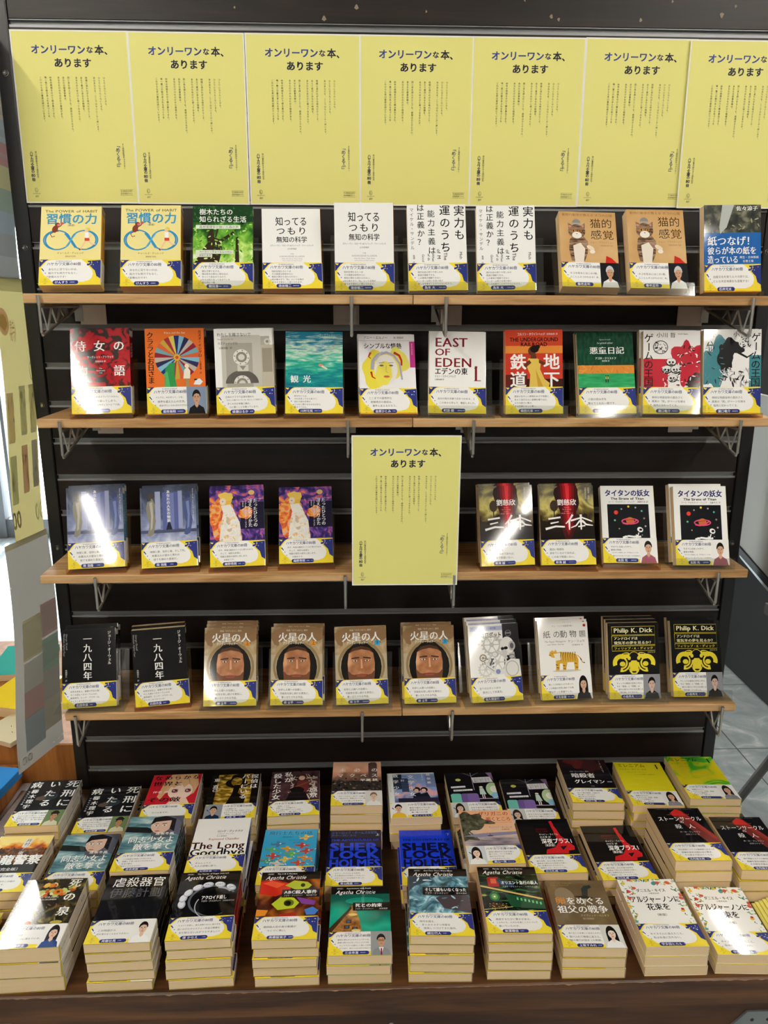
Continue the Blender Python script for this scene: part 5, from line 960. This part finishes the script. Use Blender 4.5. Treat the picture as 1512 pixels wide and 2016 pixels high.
o = obj('poster', pm2, None, (-.0255, -BD-.0085, .9045), (0, rad(.2), 0))
tag(o, 'single yellow paper poster hanging in front of the third shelf', 'poster')

# ------------------------------------------------------------------ books
WB, HB, RS = .106, .157, .0012
def u_profile(w, t, o, r, th):
    """open book section, front at z = t: outer and inner line, spine on the right"""
    def line(d):
        rr = max(r-d, 1e-4); X = w/2-d; Z0, Z1 = d, t-d
        pts = [(-w/2, Z1)]+[(X-rr+rr*math.sin(rad(a)), Z1-rr+rr*math.cos(rad(a))) for a in (0, 30, 60, 90)]+[(X-rr+rr*math.cos(rad(a)), Z0+rr-rr*math.sin(rad(a))) for a in (0, 30, 60, 90)]+[(-w/2, Z0)]
        return pts
    return line(-o), line(-o+th)
def u_mesh(w, t, o, th, y0, y1, fr, bk, sp):
    A, Bn = u_profile(w, t, o, RS+o, th); v = []; f = []; mi = []; n = len(A)
    for y in (y0, y1): v += [(x, y, z) for x, z in A]+[(x, y, z) for x, z in Bn]
    for k in range(n-1):
        m = 0 if k < 2 else 1 if k > n-4 else 2
        f += [(k, k+1, 2*n+k+1, 2*n+k), (n+k+1, n+k, 3*n+k, 3*n+k+1), (k+1, k, n+k, n+k+1), (2*n+k, 2*n+k+1, 3*n+k+1, 3*n+k)]; mi += [m, m, m, m]
    f += [(0, 2*n, 3*n, n), (n-1, 2*n-1, 4*n-1, 3*n-1)]; mi += [0, 1]
    return v, f, mi, [fr, bk, sp]
def join(name, base, add):
    v, f, mi, mats = base; mats = list(mats)
    for v2, f2, m2, mi2 in add:
        key = []
        for m in m2:
            if m not in mats: mats.append(m)
            key.append(mats.index(m))
        b = len(v); v = v+v2; f = f+[tuple(b+i for i in q) for q in f2]; mi = mi+[key[i] for i in mi2]
    return mesh(name, v, f, mats, mi)
BOOK = {}
def book_meshes(key):
    if key in BOOK: return BOOK[key]
    d = D[key]; t = d['t']/1000
    c = Canvas(106, 157, d['bg']); d['fn'](c)
    front = paint(c, lambda x, y, k: ((x-53)/1000*.995, HB-y/1000, t+2e-5+k), ink, skip_bg=True)
    s = Canvas(d['t'], 157, d['spine']); s.V(d['t']/2, 26, min(5.2, d['t']*.4), d['st'][:14], d['sc'], pitch=1.05); s.R(1, 3, d['t']-1, 14, '#E8E4DC' if d['sc'] != K else '#8A8078')
    sp = paint(s, lambda x, y, k: (WB/2+2e-5+k, HB-y/1000, t-x/1000), ink, skip_bg=True)
    cover = join('cover', u_mesh(WB, t, 0, .00035, 0, HB, ink(d['bg']), ink(d['bg']), ink(d['spine'])), [front, sp])
    pages = G().box(-WB/2+.0003, WB/2-.0007, .0003, HB-.0004, .0004, t-.0004).mesh('page_block', PAGES)
    bc = d['band']
    bf = paint(bc, lambda x, y, k: ((x-53)/1000*.995, .050-y/1000, t+.00045+2e-5+k), ink, skip_bg=True)
    bs = Canvas(d['t'], 50, '#F1EFEA'); bs.V(d['t']*.5, 6, min(3.6, d['t']*.3), 'ハヤカワ文庫の80冊', '#2B3478', fit=34); bs.R(0, 44, d['t'], 50, YL)
    bsp = paint(bs, lambda x, y, k: (WB/2+.00045+2e-5+k, .050-y/1000, t-x/1000), ink, skip_bg=True)
    band = join('belly_band', u_mesh(WB, t, .00045, .0002, -.0001, .05, ink(YL), ink(YL), ink('#F1EFEA')), [bf, bsp])
    BOOK[key] = (cover, pages, band); return BOOK[key]
def book(key, M, label, group):
    r = bpy.data.objects.new('paperback_book', None); COL.objects.link(r); r.empty_display_size = .02; r.matrix_world = M
    tag(r, label, 'book', group); cv, pg, bd = book_meshes(key)
    obj('cover', cv, r); obj('page_block', pg, r); obj('belly_band', bd, r); return r

# acrylic easels: bent sheet with back plate, ledge and lip
def stand_mesh(T, lean, wide, lip, hback):
    """side section in the y-z plane, ledge top at z = .002; y = 0 where the rearmost book rests"""
    sl, cl = math.sin(lean), math.cos(lean); th = .0018; yf = -T/cl-.0035
    path = [(.0015+hback*sl, .002+hback*cl), (.0015, .001), (yf, .001)]
    if lip: path.append((yf+lip*sl*.6, .001+lip))
    v = []; f = []; n = len(path); nm = []
    for k, p_ in enumerate(path):
        a = Vector(path[max(k-1, 0)]); b = Vector(path[min(k+1, n-1)]); d1 = (Vector(p_)-a).normalized() if k else (b-Vector(p_)).normalized(); d2 = (b-Vector(p_)).normalized() if k < n-1 else d1
        m_ = (Vector((-d1.y, d1.x))+Vector((-d2.y, d2.x))).normalized(); nm.append(m_/max(.5, m_.dot(Vector((-d1.y, d1.x)))))
    for x in (-wide/2, wide/2):
        for k, p_ in enumerate(path):
            for q in (-.5, .5): e = Vector(p_)+nm[k]*th*q; v.append((x, e.x, e.y))
    m = 2*n
    for k in range(n-1):
        a, b, c_, d_ = 2*k, 2*k+1, 2*k+3, 2*k+2
        f += [(a, d_, m+d_, m+a), (b, m+b, m+c_, c_), (a, b, c_, d_), (m+a, m+d_, m+c_, m+b)]
    f += [(0, m, m+1, 1), (m-2, m-1, 2*m-1, 2*m-2)]
    return mesh('display_stand', v, f, [])
# shelf, design, copies, x, y of the front lower edge, z fitted, lean, yaw, roll, stand (c clear, a amber, w wide clear, n without lip)
SHELF = {1: [('habit', 1, -.522, -.160, 28, 3.9, 1.1, 'n'), ('habit', 1, -.3797, -.160, 25, 2.5, .8, 'a'), ('trees', 1, -.2503, -.168, 22, 1.9, .3, 'c'), ('know', 1, -.1276, -.163, 26, 2.8, .7, 'a'), ('know', 1, .0012, -.164, 14.5, .6, .3, 'c'), ('merit', 2, .1335, -.164, 17.5, .4, 1.0, 'c'), ('merit', 1, .2572, -.166, 18.7, -2.7, 1.0, 'w'), ('cat', 1, .410, -.164, 30, -.1, -1.5, 'c'), ('cat', 1, .5344, -.166, 26, -.8, -.6, 'c'), ('paper', 1, .6757, -.150, 12.2, .1, 1., 'a')],
2: [('handmaid', 2, -.4839, 0, 17.2, 2.8, 1.2, 'a'), ('klara', 2, -.3444, 0, 15.5, 5.2, .6, 'a'), ('letme', 3, -.2191, 0, 14.8, 4.6, .9, 'a'), ('sea', 1, -.0936, 0, 22.3, 1.4, -.4, 'a'), ('passion', 3, .0453, 0, 26, 3., -.1, 'a'), ('eden', 2, .172, 0, 22, -2.4, -.6, 'w'), ('rail', 2, .3164, 0, 16.7, -4.4, .8, 'c'), ('notebook', 3, .457, 0, 22.4, -2.1, .7, 'c'), ('game_red', 2, .5762, 0, 16.4, -4.2, -.1, 'c'), ('game_teal', 2, .6958, 0, 12.4, -4.5, .8, 'a')],
3: [('story', 2, -.5261, 0, 19.2, 4.7, 1.4, 'a'), ('story', 2, -.3804, 0, 23, 6.1, 1.1, 'a'), ('neat', 2, -.2483, 0, 25, 3.5, .9, 'a'), ('neat', 1, -.1161, 0, 30, 1.8, .7, 'a'), ('three', 2, .2836, 0, 17, 1.1, 1.3, 'a'), ('three', 2, .4038, 0, 22, -4.5, 1.8, 'a'), ('titan', 1, .5332, 0, 27, -5.2, 1., 'a'), ('titan', 2, .675, 0, 21, -.9, 0, 'c')],
4: [('nineteen', 2, -.5608, 0, 20.8, 4.3, .7, 'w'), ('nineteen', 2, -.4141, 0, 12, 8.5, .9, 'a'), ('mars_one', 3, -.2776, 0, 23, 1.3, -.4, 'c'), ('mars_one', 2, -.1398, 0, 23.8, -.7, .1, 'c'), ('mars_two', 1, -.0062, 0, 17.5, -.7, 1.6, 'c'), ('mars_two', 2, .1318, 0, 24.7, 1.3, .1, 'c'), ('robot', 3, .2719, 0, 22, 2.7, 1.5, 'w'), ('tiger', 3, .4195, 0, 23.4, 1., 1.2, 'w'), ('sheep', 3, .562, 0, 17, -1.6, 1.2, 'w'), ('sheep', 2, .6844, 0, 22.1, .4, -.4, 'w')]}
FITY = {2: [-.1728, -.1832, -.1766, -.1758, -.1737, -.1875, -.1857, -.178, -.1821, -.1714], 3: [-.1578, -.1727, -.1733, -.156, -.166, -.1759, -.1596, -.1677], 4: [-.1772, -.1777, -.1761, -.1956, -.1771, -.1931, -.1803, -.1719, -.1718, -.1943]}
FITZ = {2: [1.2319, 1.2332, 1.2292, 1.2322, 1.2322, 1.2306, 1.2321, 1.2293, 1.2306, 1.2269], 3: [.9282, .9343, .9349, .9346, .9292, .9325, .9306, .9255], 4: [.633, .6404, .6362, .6455, .6351, .6426, .6388, .6374, .6364, .6524]}
def word(n): return ORD[n]
for s, lst in SHELF.items():
    for i, (key, n, x, y, lean, yaw, roll, kind) in enumerate(lst):
        t = D[key]['t']/1000; ln = rad(lean); rest = SZ[s]+.0021+.0006; zf = rest+t*math.sin(ln)
        if s > 1:
            k = (zf-CAM.z)/(FITZ[s][i]-CAM.z); y = CAM.y+(FITY[s][i]-CAM.y)*k; x = CAM.x+(x-CAM.x)*k
            if y < -.1875: x = CAM.x+(x-CAM.x)*(-.1875-CAM.y)/(y-CAM.y); y = -.1875
        else: y = y-.01
        Rm = Matrix.Rotation(rad(yaw), 4, 'Z')
        step = (t+.0018)/math.cos(ln)
        y0 = y+t*math.cos(ln)            # where the front copy rests
        place = f'{word(i)} from left, {SN[s]} shelf'
        for c_ in range(n):
            dxj = random.Random(s*100+i*10+c_).uniform(-.003, .003)*(c_ > 0)
            off = Rm @ Vector((dxj, c_*step, 0))
            M = Matrix.Translation((x+off.x, y0+off.y, rest)) @ Rm @ Matrix.Rotation(rad(90)-ln, 4, 'X') @ Matrix.Translation((0, .0001+abs(math.sin(rad(roll)))*WB/2, 0)) @ Matrix.Rotation(rad(roll), 4, 'Z')
            if c_ == 0: lab = ('front copy, ' if n > 1 else '')+f'{D[key]["desc"]}, {place}'
            else: lab = f'{word(c_)} copy back among the {D[key]["short"]}, {place}'
            book(key, M, lab, f'paperbacks on the {SN[s]} shelf')
        wide = {'c': .122, 'w': .138, 'a': .112, 'n': .12}[kind]
        T = t+(n-1)*step*math.cos(ln)
        sm = stand_mesh(T+.0012, ln, wide, 0 if kind == 'n' else .0085 if kind == 'a' else .022, .105)
        sm.materials.append(AMBER if kind == 'a' else CLEAR)
        off = Rm @ Vector((.022 if kind == 'n' else 0, (n-1)*step+.0012, 0))
        o = obj('display_stand', sm, None, (x+off.x, y0+off.y, SZ[s]+.0001), (0, 0, rad(yaw)))
        tag(o, f'{"amber" if kind == "a" else "clear"} acrylic stand holding {D[key]["short"].replace("paperbacks", "books")}, {place}', 'display stand', 'acrylic book stands')

# ------------------------------------------------------------------ table and its stacks
ZT = .336
tb = bpy.data.objects.new('display_table', None); COL.objects.link(tb)
tag(tb, 'low dark brown wooden display table carrying the stacked paperbacks', 'table')
obj('table_top', G().box(-.80, .84, -.576, -.0085, .281, ZT, 0, .002).mesh('table_top', TABLE), tb)
wr = G(); rr = random.Random(9); up_, lo_ = [], []
for k in range(241):
    x = -.798+1.636*k/240; up_.append((x, -.5764, ZT-.0016)); lo_.append((x, -.5764, ZT-.0024-max(0, rr.gauss(.0002, .0009))))
wr.poly(up_+lo_, [(k, k+1, 242+k, 241+k) for k in range(240)])
obj('worn_edge', wr.mesh('worn_edge', pmat('worn_wood', '#A08060', .8)), tb)
obj('front_panel', G().box(-.79, .83, -.562, -.535, 0, .281, 0, .002).mesh('front_panel', TABLE_F), tb)
obj('side_panel', G().box(-.79, -.765, -.535, -.01, 0, .281).mesh('side_panel', TABLE_F), tb)
obj('side_panel', G().box(.805, .83, -.535, -.01, 0, .281).mesh('side_panel', TABLE_F), tb)
cp = G(); pts = [(.610, .205), (.652, .2535), (.83, .2535), (.83, .205)]
cp.poly([(a, -.5655, b) for a, b in pts]+[(a, -.562, b) for a, b in pts], [(3, 2, 1, 0), (4, 5, 6, 7), (0, 1, 5, 4), (1, 2, 6, 5), (2, 3, 7, 6), (3, 0, 4, 7)])
for x in (.662, .69, .72): cp.disc((x, -.5655, .236), .0035, -.0008, 1, 10, 1)
obj('corner_plate', cp.mesh('corner_plate', [STEEL, BLACK]), tb)
cq = G().disc((-.612, -.562, .268), .016, -.004, 1, 18); obj('corner_plate', cq.mesh('corner_plate', STEEL), tb)
obj('screw', G().disc((.0385, -.562, .243), .0045, -.0015, 1, 14).mesh('table_screw', STEEL), tb)

ROWS = [('front', -.568, [('spring', -.554, 1.5, 3), ('organ', -.407, 1.2, 5), ('ackroyd', -.2768, 1.8, 5), ('abc', -.1375, .1, 5), ('appoint', -.0141, -.4, 3), ('none', .1217, -2.2, 5), ('orient', .25, -1.5, 5), ('egg', .3763, -2.0, 3), ('alger', .5151, -.7, 3), ('alger', .6392, -2.4, 2)]),
('middle', -.4065, [('ryu', -.6792, .6, 3), ('doshi', -.5465, .8, 3), ('doshi', -.4143, 1.5, 5), ('goodbye', -.2817, 1.0, 5), ('pilots', -.1534, -.9, 4), ('sher_d', -.0248, -.6, 3), ('sher_b', .1181, -.5, 4), ('crawdad', .2404, 0, 5), ('midnight', .3577, -.2, 4), ('midnight', .4929, 0, 3), ('stone', .6269, -1, 4), ('stone', .7554, -2, 3)]),
('back', -.2385, [('shikei', -.6778, 1.7, 4), ('shikei', -.5462, 2.6, 3), ('smooth', -.4099, 2.0, 4), ('tantei', -.2803, 2.2, 4), ('shojo', -.1489, 2.2, 4), ('macbeth', -.0198, -.5, 5), ('math', .1031, .8, 4), ('moon', .2324, .6, 4), ('moon', .3533, -1.1, 3), ('gray', .4792, -2.2, 5), ('mill_y', .6057, -2.8, 5), ('mill_g', .7246, -2, 6)])]
for row, y, lst in ROWS:
    for i, (key, x, ang, n) in enumerate(lst):
        t = D[key]['t']/1000+.0018; rr = random.Random(hash_ := (len(key)*31+i*7+len(row)))
        for k in range(n):                       # k = 0 is the lowest
            top = k == n-1
            jx, jy, ja = (0, 0, 0) if top else (rr.uniform(-.003, .003), rr.uniform(-.001, .0015), rr.uniform(-.9, .9))
            a = rad(ang+ja)
            M = Matrix.Translation((x+jx, y+jy, ZT+.0008+k*t)) @ Matrix.Rotation(a, 4, 'Z')
            if top: lab = f'{D[key]["desc"]}, topmost of {word(i)} stack, {row} row'
            else: lab = f'{word(n-1-k)} book down among stacked {D[key]["short"]}, {word(i)} from left, {row} row'
            book(key, M, lab, f'paperbacks stacked in the {row} row')

# yellow leaflets at both ends of the front row
lf = G().box(-.05, .05, 0, .142, 0, .0028, 0, .0004).box(-.0502, -.049, 0, .142, .0006, .0022, 1).mesh('leaflet', [matte('#EBE07A'), matte('#D8C860')])
for k in range(9):
    o = obj('leaflet', lf, None, (-.712+(k % 3)*.0015, -.562, ZT+.0003+k*.003), (0, 0, rad(3-k*.4)))
    tag(o, f'thin yellow leaflet, {word(8-k)} from the top of the pile beside the fruit still-life books', 'leaflet', 'yellow leaflets, left pile')
for k in range(7):
    o = obj('leaflet', lf, None, (.768+k*.0065, -.556, ZT+.0003+k*.003), (0, 0, rad(-2.5)))
    tag(o, f'thin yellow leaflet, {word(6-k)} from the top of the fanned pile beside flower-bordered books', 'leaflet', 'yellow leaflets, right pile')

# ------------------------------------------------------------------ beside the display, left
SHEET = {}
def sheet(name, mat_h, pts, marks, label, tr=.8):
    """thin printed plastic sheet seen from its back: quad pts (near top, far top, far bottom, near bottom), marks in unit coordinates"""
    def M_(h, soft=True):
        if soft and h != mat_h: h = '#'+''.join('%02X' % int(int(h[i:i+2], 16)*.72+71) for i in (1, 3, 5))
        nme = 'sheet_'+h.lstrip('#')
        if nme in MATS: return MATS[nme]
        m = bpy.data.materials.new(nme); m.use_nodes = True; N, L = nt(m); p = N['Principled BSDF']; p.inputs['Base Color'].default_value = lin(h); p.inputs['Roughness'].default_value = .4
        t = N.new('ShaderNodeBsdfTranslucent'); t.inputs[0].default_value = lin(h); mx = N.new('ShaderNodeMixShader'); mx.inputs[0].default_value = tr
        L.new(p.outputs[0], mx.inputs[1]); L.new(t.outputs[0], mx.inputs[2]); L.new(mx.outputs[0], N['Material Output'].inputs[0]); MATS[nme] = m; return m
    c = Canvas(100, 100, mat_h); marks(c)
    a, b, cc, d = [Vector(q) for q in pts]
    def place(u, v, k):
        u /= 100; v /= 100; p = (a*(1-u)+b*u)*(1-v)+(d*(1-u)+cc*u)*v
        return tuple(p+Vector((k+.006*math.sin(v*5), 0, 0)))
    # cut the base sheet into strips so that it can sway
    v, f, mats, mi = paint(c, lambda x, y, k: place(x, y, k), M_, skip_bg=True)
    base = len(v); mats = [M_(mat_h)]+mats; mi = [q+1 for q in mi]
    for k in range(13):
        for u in (0, 100): v.append(place(u, k*100/12, -2e-5))
        if k: f.append((base+2*k-2, base+2*k-1, base+2*k+1, base+2*k)); mi.append(0)
    o = obj('hanging_sheet', mesh(name, v, f, mats, mi)); tag(o, label, 'sheet', 'printed sheets hanging beside the upright'); return o
def rev(c, x, y, size, txt, col, **kw):
    n0 = len(c.L); c.T(100-x, y, size, txt, col, **kw); l = c.L[n0]; c.L[n0] = (l[0], [(100-p[0], p[1]) for p in l[1]], l[2])
def m1(c):
    for k, h in enumerate(('#B8BCC0', '#C89088', '#B0B8C4', '#C8B8A0', '#A8B0B4', '#B87A74', '#C8BE78', '#8FA08A', '#9AA8B4', '#B4B6B6', '#B8B8B8')): c.R(0, k*9, 100, k*9+9, h)
    c.R(0, 98, 100, 100, '#E8E6E0')
def m2(c):
    c.R(0, 0, 100, 5, '#CFCBB8'); c.E(20, 16, 16, 5, '#D8A89A'); c.E(20, 16, 10, 3, '#D8CB8C')
    rev(c, 94, 6, 9, 'もらえる', '#7A745A', sx=2.2, fit=70, al='r'); rev(c, 55, 15, 9, '特製', '#C89A7A', sx=1.2); rev(c, 98, 22, 10, 'ステンドグラス', '#8A7F62', fit=96, al='r'); rev(c, 80, 30, 10, 'しおり', '#8A7F62', fit=60, al='r')
    for x, y, h in ((14, 42, '#C0A896'), (54, 40, '#A6A79C'), (86, 40, '#B4AFA0'), (14, 66, '#A9AD96'), (52, 63, '#B88A86'), (86, 62, '#8A8AAC')):
        c.P([(x-10, y), (x+10, y), (x+10, y+18), (x+8, y+19), (x-10, y+19)], h); c.scat(8, (x-9, y+2, x+9, y+17), 3, ['#C8BCA6', '#9C9A8C'], int(x+y), .4)
    rev(c, 74, 86, 10, '100', '#A49C84', fit=44, b=.03, al='r')
def m3(c):
    c.R(0, 0, 100, 2.5, '#D2C8A0'); rev(c, 96, 8, 3.6, '人気作家書き下ろしの', '#D4D2CA', fit=80, al='r'); rev(c, 96, 14, 8, '特製プレミアムカバー', '#E2E0D8', fit=92, al='r', b=.01); rev(c, 90, 24, 5, '（全10種 各100円）', '#D8D6CE', fit=66, al='r')
    for x0, x1, y0, y1, h in ((18, 60, 34, 52, '#D2C898'), (60, 100, 31, 46, '#B08A86'), (60, 100, 47, 62, '#86A494'), (18, 60, 53, 66, '#BEBCB2'), (60, 100, 62, 76, '#A6A298'), (18, 60, 66, 78, '#BC8E8A'), (60, 100, 76, 90, '#B4AE98'), (18, 60, 78, 93, '#92A4AC')): c.R(x0, y0, x1, y1, h)
    rev(c, 70, 93.5, 5, '100', '#E2E0DA', b=.03, fit=34, al='r')
SXX = -.688
sheet('sheet_upper', '#B4B6B6', [(SXX, -.14, 1.93), (SXX, .045, 1.93), (SXX, .045, 1.472), (SXX, -.11, 1.472)], m1, 'grey rainbow-striped plastic sheet hanging highest beside the black upright')
sheet('sheet_middle', '#D8CD8E', [(SXX-.002, -.10, 1.478), (SXX-.002, .045, 1.478), (SXX-.002, .030, .955), (SXX-.002, -.111, .965)], m2, 'yellowish printed plastic sheet with reversed lettering, middle of the three')
sheet('sheet_lower', '#A8A69E', [(SXX-.006, -.165, .976), (SXX-.006, .038, .955), (SXX-.006, .018, .452), (SXX-.006, -.214, .510)], m3, 'grey printed plastic sheet with coloured squares, lowest of the three')

pl = tag(obj('wooden_plinth', G().box(-1.5, -.70, .085, .7, 0, .398, 0, .003).mesh('wooden_plinth', PLINTH)), 'orange-brown wooden plinth standing behind the table beside the black upright', 'plinth')
pl2 = tag(obj('low_shelf', G().box(-1.5, -.835, -.34, .075, 0, .352, 0, .003).box(-.835, -.812, -.34, .075, 0, .30, 1, .002).mesh('low_shelf', [PLINTH, pmat('lilac_grey_panel', '#B9B4BC', .6)])), 'low wooden shelf with grey side at the far left of the table', 'shelf')
def plain_book(x, y, z, w, h, t, ang, cover, label, spine=None, txt=None):
    r = bpy.data.objects.new('book', None); COL.objects.link(r); r.matrix_world = Matrix.Translation((x, y, z)) @ Matrix.Rotation(rad(ang), 4, 'Z'); tag(r, label, 'book', 'books on the low shelf and plinth')
    v, f, mi, mats = u_mesh(w, t, 0, .0004, 0, h, ink(cover), ink(cover), ink(spine or cover)); add = []
    if txt:
        c = Canvas(t*1000, h*1000, cover); c.V(t*500, 20, t*500, txt, K); add.append(paint(c, lambda X, Y, k: (w/2+2e-5+k, h-Y/1000, t-X/1000), ink, skip_bg=True))
        c = Canvas(w*1000, h*1000, cover); c.T(w*400, 10, w*120, txt, K, fit=w*560); c.scat(8, (w*300, 30, w*900, h*700), 5, [K, '#C8B020'], 3, .2); add.append(paint(c, lambda X, Y, k: (X/1000-w/2, h-Y/1000, t+2e-5+k), ink, skip_bg=True))
    obj('cover', join('cover', (v, f, mi, mats), add), r); obj('page_block', G().box(-w/2+.0003, w/2-.0007, .0003, h-.0004, .0005, t-.0005).mesh('page_block', PAGES), r)
plain_book(-.945, .22, .399, .13, .19, .028, -14, '#EBCB1E', 'bright yellow book lying on the wooden plinth', txt='新刊案内')
plain_book(-.99, .42, .399, .15, .2, .02, 6, '#3AA89A', 'teal book lying behind the yellow book on the plinth')
plain_book(-.90, .092, .399, .11, .12, .012, -24, '#D8CCA8', 'cream book lying in front of the yellow book on the plinth', txt='文庫目録')
plain_book(-.885, -.17, .353, .10, .2, .022, -8, '#2A8AD8', 'blue book lying on the low wooden shelf')

# ------------------------------------------------------------------ beside the display, right
bd = bpy.data.objects.new('notice_board', None); COL.objects.link(bd); tag(bd, 'grey notice board with black frame on a thin-legged easel', 'board')
def slab(x0, x1, pts, g, mi=0): return g.poly([(x0, a, b) for a, b in pts]+[(x1, a, b) for a, b in pts], [(0, 1, 2, 3), (7, 6, 5, 4), (0, 4, 5, 1), (1, 5, 6, 2), (2, 6, 7, 3), (3, 7, 4, 0)], mi)
obj('panel', slab(.880, .892, [(.104, 1.24), (.104, .889), (-.40, .776), (-.40, 1.24)], G()).mesh('panel', pmat('grey_panel', '#B9B7B0', .7)), bd)
fr = G(); slab(.875, .896, [(.108, .892), (.108, .876), (-.40, .762), (-.40, .778)], fr); slab(.875, .896, [(.112, 1.24), (.112, .876), (.104, .876), (.104, 1.24)], fr); obj('frame', fr.mesh('frame', BLACK), bd)
obj('trim', slab(.879, .890, [(.085, .868), (.085, .862), (-.40, .742), (-.40, .760)], G()).mesh('trim', pmat('silver_trim', '#C9CCCE', .3, .6)), bd)
lg = pmat('easel_paint', '#4A4744', .5)
for a, b in (((1.081, .334, 0), (1.165, -.04, .77)), ((1.42, -.3, 0), (1.165, -.04, .77)), ((1.30, -.62, 0), (1.165, -.04, .77))): obj('leg', G().tube([a, b], .012, 10).mesh('leg', lg), bd)
obj('arm', G().box(.893, 1.175, -.055, -.025, .765, .79).mesh('arm', lg), bd)
rk = bpy.data.objects.new('black_rack', None); COL.objects.link(rk); tag(rk, 'tall black rack standing on the tiled floor behind the notice board', 'rack')
rk.location = (1.5, .82, 0)
obj('side_panel', G().box(0, .03, 0, 1.5, 0, 1.75, 0, .004).mesh('side_panel', BLACK), rk); obj('side_panel', G().box(.87, .9, 0, 1.5, 0, 1.75, 0, .004).mesh('side_panel', BLACK), rk)
obj('back_panel', G().box(.03, .87, .74, .76, 0, 1.75).mesh('back_panel', BLACK), rk)
for z in (.08, .5, .92, 1.34): obj('shelf', G().box(.03, .87, .02, 1.48, z, z+.02).mesh('shelf', BLACK), rk)
sun = bpy.data.lights.new('daylight_sun', 'SUN'); sun.energy = 28; sun.angle = rad(1); so = bpy.data.objects.new('daylight_sun', sun); COL.objects.link(so)
so.rotation_euler = Vector((.12, -.72, -.68)).to_track_quat('-Z', 'Y').to_euler()
